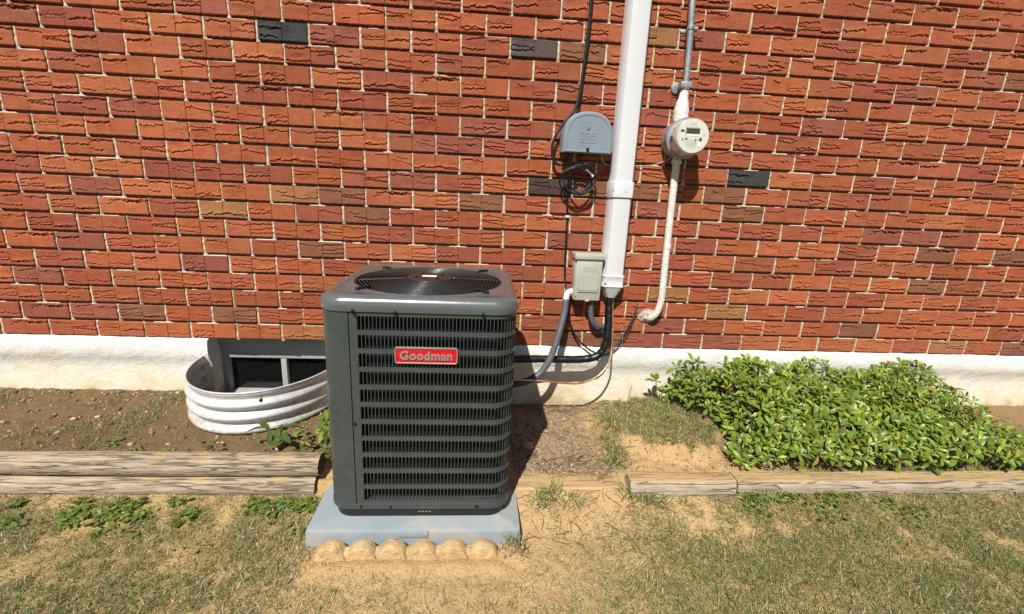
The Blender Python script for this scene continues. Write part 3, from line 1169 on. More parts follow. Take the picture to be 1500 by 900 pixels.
for a in (45, 135, 225, 315):
    aa = math.radians(a)
    path = [(ACX + r * math.cos(aa), ACY + r * math.sin(aa), PZ + z) for r, z in ((0.262, 0.812), (0.285, 0.8165), (0.322, 0.8125))]
    gg = Geo().add(tube(path, 0.0055, 6, 4))
    gg.add(lathe_z(ACX + 0.318 * math.cos(aa), ACY + 0.318 * math.sin(aa), [(PZ + 0.806, 0.008), (PZ + 0.818, 0.008), (PZ + 0.820, 0.005)], 10))
    part('guard_clip', gg.vf, M['wire'], ac, smooth=True)
hub = part('motor_plate', lathe_z(ACX, ACY, [(PZ + 0.812, 0.088), (PZ + 0.8195, 0.088), (PZ + 0.8215, 0.084), (PZ + 0.8225, 0.04), (PZ + 0.8225, 0.001)], 40), M['hub'], ac, autosmooth=30)
for a in (35, 125, 215, 305):
    aa = math.radians(a)
    part('bolt', lathe_z(ACX + 0.058 * math.cos(aa), ACY + 0.058 * math.sin(aa), [(PZ + 0.822, 0.007), (PZ + 0.826, 0.007), (PZ + 0.826, 0.004), (PZ + 0.829, 0.003)], 8), M['screw'], hub)
part('sticker', box(ACX - 0.030, ACX + 0.026, ACY - 0.012, ACY + 0.016, PZ + 0.8228, PZ + 0.8236), M['label_white'], hub)
# motor and fan below
part('motor', lathe_z(ACX, ACY, [(PZ + 0.66, 0.06), (PZ + 0.80, 0.065), (PZ + 0.811, 0.05)], 28), M['wire'], ac, autosmooth=40)
for a in (20, 140, 260):
    vs = []
    for i in range(7):
        r = 0.05 + 0.21 * i / 6
        for j in range(5):
            th = math.radians(a + (j / 4 - 0.5) * (62 - 10 * i / 6) + 10 * i / 6)
            vs.append((ACX + r * math.cos(th), ACY + r * math.sin(th), PZ + 0.70 + 0.05 * (j / 4 - 0.5) * (1 - 0.35 * i / 6) - 0.01 * math.sin(j / 4 * math.pi)))
    fs = [(i * 5 + j, i * 5 + j + 1, i * 5 + j + 6, i * 5 + j + 5) for i in range(6) for j in range(4)]
    part('fan_blade', (vs, fs), M['fan'], ac, smooth=True)
part('coil_floor', loft([circ_like(base_ring, 0.29, PZ + 0.35), circ_like(base_ring, 0.01, PZ + 0.35)], True), M['wire'], ac)

# screws
for (x, z) in ((0.294, 0.764), (0.430, 0.762), (0.719, 0.763)):
    part('screw', Geo().add(lathe_y(x, PZ + z, [(ACY - H - 0.002, 0.0055), (ACY - H - 0.0135, 0.0055), (ACY - H - 0.016, 0.003)], 8)).add(box(x - 0.0012, x + 0.006, ACY - H - 0.0125, ACY - H - 0.0095, PZ + z - 0.010, PZ + z)).vf, M['screw'], ac)
for (x, z) in ((0.292, 0.017), (0.400, 0.015), (0.712, 0.016), (0.720, 0.016)):
    part('screw', lathe_y(x, PZ + z, [(ACY - H - 0.001, 0.0045), (ACY - H - 0.007, 0.0045), (ACY - H - 0.008, 0.002)], 8), M['screw'], ac)
part('screw', Geo().add(lathe_y(0.2835, PZ + 0.352, [(ACY - H + 0.002, 0.0050), (ACY - H - 0.004, 0.0050)], 8)).vf, M['screw'], ac)

# badge with raised lettering
BX0, BX1, BZ0, BZ1 = 0.425, 0.638, 0.609, 0.668


def rrect(x0, x1, z0, z1, r, y, n=5):
    out = []
    for cx, cz, a0 in ((x1 - r, z1 - r, 0), (x0 + r, z1 - r, 90), (x0 + r, z0 + r, 180), (x1 - r, z0 + r, 270)):
        for k in range(n + 1):
            a = math.radians(a0 + 90 * k / n)
            out.append((cx + r * math.cos(a), y, cz + r * math.sin(a)))
    return out


YB = ACY - H
badge = part('badge', loft([rrect(BX0, BX1, BZ0, BZ1, 0.009, YB - 0.0005), rrect(BX0, BX1, BZ0, BZ1, 0.009, YB - 0.0075), rrect(BX0 + 0.001, BX1 - 0.001, BZ0 + 0.001, BZ1 - 0.001, 0.009, YB - 0.009), rrect(BX0 + 0.0042, BX1 - 0.0042, BZ0 + 0.0042, BZ1 - 0.0042, 0.006, YB - 0.009), rrect(BX0 + 0.0048, BX1 - 0.0048, BZ0 + 0.0048, BZ1 - 0.0048, 0.006, YB - 0.0065)]), M['chrome'], ac, autosmooth=40)
rr_ = rrect(BX0 + 0.0046, BX1 - 0.0046, BZ0 + 0.0046, BZ1 - 0.0046, 0.006, YB - 0.0068)
part('red_field', (rr_, [tuple(range(len(rr_)))]), M['red'], badge)


def text_mesh(body, size, extrude, embolden, spacing=1.0, shear=0.0):
    cu = bpy.data.curves.new('lettering', 'FONT')
    cu.body = body
    cu.size = size
    cu.extrude = extrude
    cu.offset = embolden
    cu.space_character = spacing
    cu.shear = shear
    cu.align_x = 'CENTER'
    cu.align_y = 'CENTER'
    ob = bpy.data.objects.new('lettering', cu)
    COL.objects.link(ob)
    dg = bpy.context.evaluated_depsgraph_get()
    dg.update()
    me = bpy.data.meshes.new_from_object(ob.evaluated_get(dg))
    bpy.data.objects.remove(ob)
    bpy.data.curves.remove(cu)
    me.name = 'lettering'
    return me


def put_text(name, body, x, y, z, width, height, parent, mat, extrude=0.0012, embolden=0.0, spacing=1.0, shear=0.0):
    me = text_mesh(body, 0.05, extrude, embolden, spacing, shear)
    co = np.zeros(len(me.vertices) * 3)
    me.vertices.foreach_get('co', co)
    co = co.reshape(-1, 3)
    lo, hi = co.min(0), co.max(0)
    sx = width / (hi[0] - lo[0])
    sy = height / (hi[1] - lo[1])
    c = (lo + hi) / 2
    off = WLOC[parent.name]
    out = np.stack([(co[:, 0] - c[0]) * sx + x - off[0], -co[:, 2] + y - off[1], (co[:, 1] - c[1]) * sy + z - off[2]], -1)
    me.vertices.foreach_set('co', out.ravel())
    me.update()
    me.materials.clear()
    me.materials.append(mat)
    ob = bpy.data.objects.new(name, me)
    WLOC[ob.name] = off
    return link(ob, parent)


put_text('lettering', 'Goodman', (BX0 + BX1) / 2, YB - 0.0085, (BZ0 + BZ1) / 2 + 0.0005, 0.176, 0.031, badge, M['chrome'], 0.0022, 0.0016, 1.06)
# small pale marks under the base rim
g = Geo()
for k in range(4):
    g.add(box(0.499 + k * 0.0125, 0.506 + k * 0.0125, ACY - H + 0.0076, ACY - H + 0.0088, PZ - 0.0145, PZ - 0.0125))
part('print_marks', g.vf, M['ink_pale'], ac)

# ------------------------------------------------------------------ scalloped edging
ed = thing('garden_edging', (0.48, -1.05, -0.08), 'soil coloured concrete edging of six scallops along the front of the pad', 'garden edging')
for i in range(6):
    cx = 0.216 + i * 0.1056
    rng = random.Random(40 + i)
    dz = rng.uniform(-0.003, 0.003)
    rings = []
    nseg = 20
    for q, (y, rad) in enumerate(((-1.022, 0.0505), (-1.027, 0.0535), (-1.047, 0.0535), (-1.067, 0.0530), (-1.0725, 0.0505), (-1.0735, 0.0440))):
        ring = []
        for k in range(nseg + 1):
            a = math.pi * k / nseg
            ww_ = 1 + 0.03 * (float(fbm(k * 0.45 + i * 9, q * 0.6, 1, 3, 8)) - 0.5)
            ring.append((cx + rad * ww_ * math.cos(a), y + 0.004 * (float(fbm(k * 0.5 + i * 5, q * 0.5, 1, 3, 18)) - 0.5), -0.073 + dz + rad * ww_ * math.sin(a)))
        ring += [(cx - rad, y - 0.004, -0.16), (cx + rad, y - 0.004, -0.16)]
        rings.append(ring)
    part('scallop', loft(rings, True, True), M['concrete'], ed, autosmooth=38)
part('base', box(0.166, 0.792, -1.066, -1.0245, -0.16, -0.046, 0.006), M['concrete'], ed, autosmooth=40)


# ------------------------------------------------------------------ timbers
def timber(name, x0, x1, yc, zc, hw, hh, label, seed, mat='timber', flat=0.55, ends=True, group=None):
    """a landscape timber: flats top and bottom, rounded faces"""
    th = thing(name, ((x0 + x1) / 2, yc, zc - hh), label, 'timber', group)
    rng = random.Random(seed)
    n = 22
    nx = max(8, int((x1 - x0) / 0.03))
    rings = []
    for i in range(nx + 1):
        x = x0 + (x1 - x0) * i / nx
        ring = []
        for k in range(n):
            a = 2 * math.pi * k / n
            c, s = math.cos(a), math.sin(a)
            yy = hw * math.copysign(abs(c) ** 0.75, c)
            zz = hh * max(-flat - 0.2, min(flat + 0.2, s)) / (flat + 0.2)
            wob = 0.003 * (float(vnoise(x * 6 + seed, k * 0.9, 1, 2)) - 0.5) + 0.006 * (float(vnoise(x * 1.5, k * 0.3 + seed, 1, 6)) - 0.5)
            crack = -0.006 if (k in (15, 2) and vnoise(x * 3 + seed, 5.0, 1, 3) > 0.45) else 0
            f_ = 1 + (wob + crack) / hw
            ex = rng.uniform(-0.003, 0.003) if i in (0, nx) else 0
            ring.append((x + ex, yc + yy * f_, zc + zz * f_))
        rings.append(ring)
    part('log', loft(rings), M[mat], th, autosmooth=60)
    for ring, flip in ((rings[0], False), (rings[-1], True)):
        cpt = tuple(sum(p[q] for p in ring) / n for q in range(3))
        fs = [((k + 1) % n, k, n) if not flip else (k, (k + 1) % n, n) for k in range(n)]
        part('end_face', (list(ring) + [cpt], [tuple(reversed(q)) for q in fs]), M['endgrain'] if mat == 'timber' and ends else M[mat], th)
    return th


timber('landscape_timber', -2.35, 0.068, -0.690, 0.058, 0.046, 0.042, 'weathered grey timber, upper of the two stacked left of the air conditioner', 3, flat=0.78)
timber('landscape_timber', -2.38, 0.055, -0.705, -0.026, 0.048, 0.041, 'weathered knotty timber, lower of the two stacked left of the air conditioner', 8, flat=0.78)
timber('landscape_timber', 1.352, 1.806, -0.760, 0.006, 0.047, 0.044, 'weathered timber with soil on top in front of the cut sod', 13, mat='timber_soiled', ends=False)
timber('landscape_timber', 1.818, 3.4, -0.752, 0.004, 0.047, 0.044, 'pale timber running in front of the leafy shrub', 17, mat='timber_soiled', ends=False)
timber('buried_timber', 0.888, 1.338, -0.742, -0.038, 0.036, 0.042, 'soil covered timber sunk flush in the ground beside the pad', 23, mat='timber_dirty')

# ------------------------------------------------------------------ wall fittings
# white line set cover
lc = thing('pipe_cover', (1.411, 0, 0.66), 'tall white plastic pipe cover running down the brick wall', 'pipe cover')


def duct_ring(x0, x1, depth, z, ch=0.020, back=0.002):
    return [(x0, back, z), (x0 - 0.0, -depth * 0.45, z), (x0 + ch * 0.35, -depth * 0.80, z), (x0 + ch * 0.8, -depth * 0.965, z), (x0 + ch * 1.3, -depth, z), (x1 - ch * 1.3, -depth, z), (x1 - ch * 0.8, -depth * 0.965, z), (x1 - ch * 0.35, -depth * 0.80, z), (x1, -depth * 0.45, z), (x1, back, z)]


DX0, DX1 = 1.353, 1.469
part('duct', loft([duct_ring(DX0, DX1, 0.084, 1.225), duct_ring(DX0, DX1, 0.084, 3.1)], True, True), M['white_pvc'], lc, autosmooth=35)
part('duct', loft([duct_ring(DX0 - 0.001, DX1 + 0.001, 0.0845, 0.75), duct_ring(DX0 - 0.001, DX1 + 0.001, 0.0845, 1.2235)], True, True), M['white_pvc'], lc, autosmooth=35)
jn = part('coupling', loft([duct_ring(DX0 - 0.0055, DX1 + 0.0055, 0.090, 1.184), duct_ring(DX0 - 0.0065, DX1 + 0.0065, 0.092, 1.187), duct_ring(DX0 - 0.0065, DX1 + 0.0065, 0.092, 1.252), duct_ring(DX0 - 0.0055, DX1 + 0.0055, 0.090, 1.262), duct_ring(DX0 - 0.001, DX1 + 0.001, 0.086, 1.264)], True, True), M['white_pvc'], lc, autosmooth=30)
part('screw', lathe_y(1.3635, 1.219, [(-0.070, 0.0065), (-0.088, 0.0065), (-0.089, 0.004)], 10), M['galv'], jn)
part('screw', lathe_y(1.4585, 1.222, [(-0.070, 0.0065), (-0.088, 0.0065), (-0.089, 0.004)], 10), M['galv'], jn)
part('embossed_mark', Geo().add(box(1.410, 1.434, -0.0932, -0.0915, 1.222, 1.226)).add(box(1.410, 1.434, -0.0932, -0.0915, 1.212, 1.2155)).vf, M['white_pvc'], jn)
en = part('end_fitting', loft([duct_ring(DX0 - 0.003, DX1 + 0.003, 0.088, 0.722), duct_ring(DX0 - 0.006, DX1 + 0.006, 0.0915, 0.724), duct_ring(DX0 - 0.006, DX1 + 0.006, 0.0915, 0.728), duct_ring(DX0 - 0.0045, DX1 + 0.0045, 0.090, 0.731), duct_ring(DX0 - 0.0045, DX1 + 0.0045, 0.090, 0.774), duct_ring(DX0 - 0.006, DX1 + 0.006, 0.0915, 0.777), duct_ring(DX0 - 0.006, DX1 + 0.006, 0.0915, 0.782), duct_ring(DX0 - 0.001, DX1 + 0.001, 0.086, 0.784)], True, True), M['white_pvc'], lc, autosmooth=30)
part('screw', lathe_y(1.3655, 0.741, [(-0.070, 0.006), (-0.0885, 0.006), (-0.0895, 0.004)], 10), M['galv'], en)
rings = []
for i in range(8):
    for t, e in ((0.0, 0.0), (0.55, 0.0), (0.62, -0.0032), (0.98, -0.0032)):
        q = (i + t) / 8
        a = 1 - q
        rings.append(duct_ring(DX0 + 0.024 - 0.026 * a - e, DX1 - 0.028 + 0.030 * a + e, 0.070 + 0.018 * a + e, 0.660 + 0.061 * (1 - q)))
rings.reverse()
part('ribbed_reducer', loft(rings, True, True), M['white_pvc'], lc, autosmooth=20)

# insulated suction line
tag(part('refrigerant_line', tube([(1.407, -0.045, 0.69), (1.406, -0.050, 0.62), (1.406, -0.066, 0.55), (1.404, -0.085, 0.475), (1.390, -0.100, 0.395), (1.355, -0.104, 0.343), (1.29, -0.105, 0.324), (1.20, -0.108, 0.320), (1.05, -0.115, 0.323), (0.93, -0.125, 0.324), (0.83, -0.14, 0.325), (0.74, -0.19, 0.325), (0.70, -0.30, 0.325)], lambda t: 0.0205 + 0.0008 * math.sin(t * 120), 14, 8), M['black_foam'], None, smooth=True),
    'black foam wrapped refrigerant line bending from the white cover to the air conditioner', 'pipe')
# bare copper line
tag(part('copper_line', tube([(1.424, -0.040, 0.685), (1.428, -0.050, 0.607), (1.432, -0.075, 0.498), (1.430, -0.10, 0.4085), (1.418, -0.13, 0.333), (1.370, -0.155, 0.263), (1.301, -0.175, 0.227), (1.237, -0.185, 0.2146), (1.143, -0.195, 0.221), (1.031, -0.205, 0.2355), (0.894, -0.215, 0.241), (0.79, -0.23, 0.241), (0.73, -0.30, 0.241)], 0.0052, 10, 8), M['copper'], None, smooth=True),
    'thin bare copper pipe curving low to the air conditioner', 'pipe')

# telephone box -------------------------------------------------------
tb = thing('utility_box', (1.207, 0, 1.39), 'blue grey plastic utility box with an arched top on the brick wall', 'utility box')


def arch(x0, x1, z0, zs, zt, y, n=20):
    out = [(x0, y, z0)]
    cx, a = (x0 + x1) / 2, (x1 - x0) / 2
    out2 = []
    for k in range(n + 1):
        t = math.pi * (1 - k / n)
        ct, st = math.cos(t), math.sin(t)
        out2.append((cx + a * math.copysign(abs(ct) ** 0.86, ct), y, zs + (zt - zs) * abs(st) ** 0.86))
    return [(x0, y, z0), *out2, (x1, y, z0)]


def rev(r):
    return list(reversed(r))


X0, X1 = 1.086, 1.331
part('housing', loft([rev(arch(X0, X1, 1.393, 1.455, 1.578, 0.004)), rev(arch(X0, X1, 1.393, 1.455, 1.578, -0.060)), rev(arch(X0 + 0.003, X1 - 0.003, 1.395, 1.455, 1.575, -0.062))], True, True), M['grey_abs'], tb, autosmooth=30)
cv = part('cover', loft([rev(arch(X0 - 0.002, X1 + 0.002, 1.388, 1.455, 1.580, -0.0605)), rev(arch(X0 + 0.003, X1 - 0.001, 1.388, 1.455, 1.578, -0.092)), rev(arch(X0 + 0.010, X1 - 0.006, 1.392, 1.455, 1.571, -0.100)), rev(arch(X0 + 0.019, X1 - 0.014, 1.398, 1.455, 1.561, -0.1005)), rev(arch(X0 + 0.021, X1 - 0.016, 1.400, 1.455, 1.559, -0.0985)), rev(arch(X0 + 0.024, X1 - 0.019, 1.402, 1.455, 1.556, -0.0985))], True, True), M['grey_abs'], tb, autosmooth=30)
part('screw', lathe_y(1.206, 1.504, [(-0.098, 0.008), (-0.103, 0.008), (-0.1035, 0.005), (-0.1005, 0.004)], 14), M['galv'], cv)
part('latch_knob', Geo().add(lathe_y(1.208, 1.4065, [(-0.098, 0.007), (-0.108, 0.007), (-0.109, 0.005)], 12)).add(box(1.2045, 1.2115, -0.1075, -0.098, 1.396, 1.4065, 0.001)).vf, M['screw'], cv)
part('embossed_panel', Geo().add(box(1.168, 1.246, -0.1000, -0.098, 1.4765, 1.4785)).add(box(1.168, 1.246, -0.1000, -0.098, 1.4355, 1.4375)).add(box(1.168, 1.170, -0.1000, -0.098, 1.438, 1.476)).add(box(1.244, 1.246, -0.1000, -0.098, 1.438, 1.476)).add(box(1.18, 1.235, -0.0995, -0.098, 1.466, 1.4685)).add(box(1.185, 1.23, -0.0995, -0.098, 1.458, 1.460)).add(box(1.18, 1.235, -0.0995, -0.098, 1.449, 1.4515)).vf, M['grey_abs'], cv)

# drop cable from above into the box
tag(part('drop_cable', tube([(1.187, -0.016, 3.05), (1.186, -0.018, 2.5), (1.185, -0.02, 2.073), (1.184, -0.02, 1.93), (1.174, -0.02, 1.782), (1.165, -0.022, 1.67), (1.145, -0.028, 1.594), (1.096, -0.032, 1.529), (1.056, -0.036, 1.463), (1.045, -0.038, 1.399), (1.059, -0.04, 1.345), (1.096, -0.042, 1.333), (1.125, -0.044, 1.372), (1.135, -0.044, 1.41)], 0.0072, 10, 8), M['black_cable'], None, smooth=True),
    'thick black cable hanging down the bricks and looping into the arched box', 'cable')
tag(part('drop_cable', tube([(1.196, -0.014, 3.05), (1.194, -0.014, 2.5), (1.193, -0.014, 2.073), (1.191, -0.014, 1.93), (1.181, -0.014, 1.79), (1.172, -0.014, 1.67), (1.166, -0.016, 1.60), (1.16, -0.02, 1.555)], 0.0055, 8, 6), M['black_cable'], None, smooth=True),
    'thinner black cable tied beside the thick one above the arched box', 'cable')
# slack coil
cl = thing('cable_coil', (1.18, -0.03, 1.2), 'coil of slack black cable hanging on the bricks below the arched box', 'cable')
path = [(1.190, -0.03, 1.39), (1.188, -0.025, 1.33)]
loops = [(1.172, 1.262, 0.082, 0.066, 0.3), (1.205, 1.268, 0.068, 0.070, 0.2), (1.180, 1.255, 0.075, 0.062, -0.35)]
n = 0
for (cx, cz, rx, rz, rot) in loops:
    for k in range(12):
        a = math.radians(90 - 30 * k)
        ex, ez = rx * math.cos(a), rz * math.sin(a)
        path.append((cx + ex * math.cos(rot) - ez * math.sin(rot), -0.048 - 0.009 * (n / 36) * 2 - 0.006 * math.sin(k * 1.3), cz + ex * math.sin(rot) + ez * math.cos(rot)))
        n += 1
path += [(1.145, -0.036, 1.30), (1.138, -0.026, 1.22), (1.146, -0.018, 1.103)]
part('loop', tube(path, 0.0048, 8, 6), M['black_cable'], cl, smooth=True)
part('connector', tube([(1.218, -0.058, 1.312), (1.248, -0.060, 1.288)], 0.0065, 8, 0), M['chrome'], cl, autosmooth=40)
part('connector', tube([(1.249, -0.060, 1.287), (1.256, -0.060, 1.281)], 0.0075, 8, 0), M['label_white'], cl, autosmooth=40)
wire_c = thing('ground_wire', (1.155, -0.015, 0.33), 'thin black wire clipped straight down the bricks left of the beige box', 'wire')
part('wire', tube([(1.146, -0.018, 1.10), (1.150, -0.010, 1.075), (1.153, -0.012, 0.926), (1.158, -0.014, 0.78), (1.172, -0.035, 0.668), (1.190, -0.035, 0.592), (1.208, -0.03, 0.498), (1.250, -0.032, 0.42), (1.315, -0.04, 0.361), (1.385, -0.06, 0.330)], 0.0050, 8, 6), M['black_cable'], wire_c, smooth=True)
part('clip', Geo().add(box(1.141, 1.159, -0.018, 0.004, 1.071, 1.082, 0.002)).vf, M['label_white'], wire_c)
tag(part('wall_cable', tube([(1.578, 0.03, 0.622), (1.574, -0.012, 0.611), (1.556, -0.022, 0.540), (1.512, -0.026, 0.443), (1.470, -0.030, 0.368), (1.425, -0.045, 0.330), (1.37, -0.06, 0.322)], 0.0042, 8, 6), M['brown_cable'], None, smooth=True),
    'brown cable leaving a hole in the bricks beside the black line', 'cable')
tag(part('wall_cable', tube([(1.581, 0.03, 0.618), (1.579, -0.008, 0.602), (1.566, -0.012, 0.520), (1.535, -0.014, 0.430), (1.490, -0.020, 0.360), (1.43, -0.035, 0.322)], 0.0028, 7, 6), M['brown_cable'], None, smooth=True),
    'thinner brown wire leaving the same brick hole as the cable', 'wire')

# disconnect box ------------------------------------------------------
db = thing('disconnect_box', (1.268, 0, 0.648), 'beige grey electrical disconnect box left of the white pipe cover', 'electrical box')
part('body', box(1.199, 1.343, -0.082, 0.004, 0.650, 0.880, 0.003), M['beige_box'], db, autosmooth=30)
part('lid_top', Geo().add(box(1.193, 1.349, -0.100, 0.004, 0.866, 0.894, 0.004)).vf, M['beige_box'], db, autosmooth=30)
dc = part('front_cover', box(1.204, 1.340, -0.091, -0.0825, 0.6485, 0.865, 0.003), M['beige_box'], db, autosmooth=30)
part('raised_panel', box(1.2185, 1.3265, -0.0965, -0.0905, 0.693, 0.848, 0.0025), M['beige_box'], dc, autosmooth=30)
part('label_plate', box(1.2235, 1.3215, -0.0978, -0.0962, 0.704, 0.785, 0.0006), M['beige_box'], dc)
# worn embossed slanted lettering (only the strokes can be made out)
g = Geo()
for k in range(6):
    x = 1.236 + k * 0.0125
    z0, z1 = 0.803, 0.828
    sh = 0.006
    v = [(x, -0.0988, z0), (x + 0.0028, -0.0988, z0), (x + 0.0028 + sh, -0.0988, z1), (x + sh, -0.0988, z1)]
    v += [(a, -0.096, c) for a, b, c in v]
    g.add((v, [(0, 1, 2, 3), (0, 3, 7, 4), (1, 0, 4, 5), (2, 1, 5, 6), (3, 2, 6, 7)]))
    if k % 2 == 0:
        g.add(box(x + 0.006, x + 0.0145, -0.0986, -0.0962, z1 - 0.0035, z1 - 0.0008))
    else:
        g.add(box(x + 0.002, x + 0.010, -0.0986, -0.0962, z0 + 0.010, z0 + 0.0125))
part('embossed_lettering', g.vf, M['beige_box'], dc)
part('latch', box(1.262, 1.282, -0.099, -0.084, 0.6435, 0.6515, 0.002), M['beige_box'], dc, autosmooth=30)
part('screw', lathe_y(1.2095, 0.668, [(-0.090, 0.003), (-0.0925, 0.003)], 8), M['screw'], dc)

# whip conduit from the box to the unit
wh = thing('flexible_conduit', (1.05, -0.1, 0.18), 'grey flexible conduit sweeping from the beige box down behind the air conditioner', 'conduit')
part('connector', Geo().add(tube([(1.203, -0.045, 0.683), (1.188, -0.047, 0.684), (1.176, -0.050, 0.678), (1.170, -0.055, 0.662), (1.167, -0.058, 0.640)], lambda t: 0.0165 if t < 0.8 else 0.0175, 12, 4)).add(tube([(1.199, -0.045, 0.683), (1.193, -0.046, 0.6835)], 0.021, 8, 0)).vf, M['white_pvc'], wh, autosmooth=40)
pth = [(1.167, -0.058, 0.642), (1.162, -0.075, 0.587), (1.145, -0.10, 0.517), (1.120, -0.13, 0.431), (1.096, -0.15, 0.361), (1.068, -0.165, 0.308), (1.0335, -0.175, 0.2614), (0.980, -0.185, 0.230), (0.914, -0.20, 0.216), (0.84, -0.215, 0.212), (0.76, -0.25, 0.212), (0.72, -0.31, 0.212)]
part('hose', tube(pth, 0.0178, 14, 8), M['grey_whip'], wh, smooth=True)
part('sleeve', tube([(1.012, -0.1795, 0.246), (0.980, -0.185, 0.230), (0.914, -0.20, 0.216), (0.84, -0.215, 0.212), (0.76, -0.25, 0.212)], 0.0194, 14, 8), M['dark_whip'], wh, smooth=True)
# elbow under the box
tag(part('conduit_elbow', tube([(1.305, -0.045, 0.655), (1.307, -0.048, 0.61), (1.311, -0.050, 0.565), (1.326, -0.05, 0.522), (1.352, -0.045, 0.498), (1.385, -0.035, 0.490), (1.420, -0.015, 0.495), (1.435, 0.02, 0.495)], 0.0155, 14, 8), M['grey_whip'], None, smooth=True),
    'short grey conduit elbow under the beige box turning behind the black line', 'conduit')

# electricity meter ---------------------------------------------------
mt = thing('electricity_meter', (1.682, 0, 1.476), 'round glass fronted electricity meter on the brick wall', 'meter')
MX, MZ = 1.690, 1.480
part('socket', lathe_y(MX, MZ, [(0.004, 0.088), (-0.050, 0.090), (-0.056, 0.088), (-0.062, 0.091), (-0.084, 0.093), (-0.090, 0.090)], 48), M['galv'], mt, autosmooth=35)
part('clamp_ring', lathe_y(MX, MZ, [(-0.084, 0.0945), (-0.088, 0.0965), (-0.098, 0.0965), (-0.102, 0.0935)], 48), M['galv'], mt, autosmooth=35)
cvr = part('cover', lathe_y(MX, MZ, [(-0.098, 0.0865), (-0.108, 0.0855), (-0.150, 0.0832), (-0.170, 0.0822), (-0.178, 0.0802), (-0.1825, 0.0765), (-0.183, 0.0745)], 48), M['meter_glass'], mt, autosmooth=40)
fc = part('dial_plate', lathe_y(MX, MZ, [(-0.179, 0.0742), (-0.184, 0.0742)], 48), M['meter_face'], cvr, autosmooth=30)
YF = -0.184


def onface(name, x0, x1, z0, z1, mat, d=0.0014, par=None):
    return part(name, box(MX + x0, MX + x1, YF - d, YF + 0.001, MZ + z0, MZ + z1), M[mat], par or mt)


onface('display_bezel', -0.041, 0.030, 0.004, 0.040, 'ink_pale', 0.0008)
onface('display_bezel', -0.038, 0.032, 0.002, 0.0085, 'label_white', 0.0012)
onface('display', -0.036, 0.028, 0.0125, 0.0355, 'lcd', 0.0016)
onface('mark', -0.063, -0.046, 0.019, 0.028, 'ink')
onface('mark', -0.053, -0.0495, -0.022, -0.010, 'ink')
onface('mark', -0.038, -0.028, -0.015, -0.008, 'ink')
onface('mark', 0.011, 0.0145, -0.022, -0.009, 'ink')
part('port', lathe_y(MX + 0.036, MZ - 0.011, [(YF + 0.001, 0.0065), (YF - 0.003, 0.0065), (YF - 0.003, 0.004)], 14), M['ink'], mt)
onface('seal', 0.026, 0.042, -0.045, -0.031, 'label_white', 0.002)
g = Geo()
for (x0, x1, z) in ((-0.03, 0.018, -0.024), (-0.036, 0.022, -0.031), (-0.03, 0.018, -0.0375), (-0.034, 0.02, -0.0440), (-0.02, 0.012, -0.052), (-0.022, 0.008, 0.058), (-0.028, 0.012, 0.0500), (-0.05, 0.04, -0.0165)):
    xx = x0
    rq = random.Random(int(z * 10000))
    while xx < x1:
        w = rq.uniform(0.003, 0.009)
        g.add(box(MX + xx, MX + min(xx + w, x1), YF - 0.0010, YF + 0.001, MZ + z, MZ + z + 0.0017))
        xx += w + 0.002
part('plate_print', g.vf, M['ink_pale'], mt)['kind'] = 'stuff'
part('port', lathe_y(MX + 0.051, MZ + 0.006, [(YF + 0.001, 0.0025), (YF - 0.001, 0.0025)], 8), M['ink'], mt)
part('rating_sticker', Geo().add(([(MX - 0.0852 * math.cos(a), y, MZ - 0.0852 * math.sin(a)) for a in (-0.02, 0.13, 0.28) for y in (-0.120, -0.146)], [(0, 1, 3, 2), (2, 3, 5, 4)])).vf, M['ink'], cvr)
part('warning_sticker', (([(MX - 0.0857 * math.cos(a), y, MZ + 0.0857 * math.sin(a)) for a in (0.42, 0.52) for y in (-0.115, -0.142)]), [(0, 1, 3, 2)]), M['orange'], cvr)
hubw = part('hub', tube([(1.676, -0.052, 1.735), (1.674, -0.052, 1.70), (1.672, -0.052, 1.66), (1.671, -0.052, 1.625), (1.671, -0.052, 1.59), (1.672, -0.052, 1.555)], lambda t: 0.019 + 0.018 * sstep(0.15, 0.75, t) + 0.001 * math.sin(t * 30), 16, 4), M['painted_pipe'], mt, smooth=True)
part('lower_nut', Geo().add(lathe_z(1.681, -0.05, [(1.362, 0.024), (1.366, 0.027), (1.378, 0.027), (1.384, 0.023), (1.395, 0.023)], 8)).vf, M['painted_pipe'], mt)
part('bracket', box(1.715, 1.722, -0.07, 0.002, 1.345, 1.392), M['galv'], mt)

# conduits
cu = thing('service_conduit', (1.66, -0.05, 1.72), 'grey galvanised conduit coming down to the top of the meter', 'conduit')
part('pipe', tube([(1.625, -0.05, 3.05), (1.640, -0.05, 2.55), (1.658, -0.05, 2.094), (1.668, -0.05, 1.952), (1.674, -0.051, 1.805), (1.676, -0.052, 1.712)], 0.0150, 14, 6), M['galv'], cu, smooth=True)
part('coupling', lathe_z(1.6665, -0.05, [(1.967, 0.0165), (1.969, 0.0185), (1.985, 0.0185), (1.987, 0.0165)], 12), M['galv'], cu, autosmooth=40)
st = part('strap', Geo().add(box(1.636, 1.700, -0.004, 0.002, 1.970, 1.984, 0.001)).add(box(1.686, 1.703, -0.052, -0.004, 1.970, 1.984, 0.001)).vf, M['galv'], cu, autosmooth=30)
part('bracket', Geo().add(lathe_y(1.648, 1.722, [(0.002, 0.026), (-0.012, 0.026), (-0.014, 0.020)], 12)).add(box(1.646, 1.700, -0.075, -0.03, 1.712, 1.742, 0.004)).add(lathe_z(1.676, -0.052, [(1.705, 0.022), (1.71, 0.024), (1.738, 0.024), (1.742, 0.020)], 10)).vf, M['galv'], cu, autosmooth=40)
lp = thing('meter_conduit', (1.685, -0.05, 0.53), 'flaking white painted conduit from the meter down to a patch of putty', 'conduit')
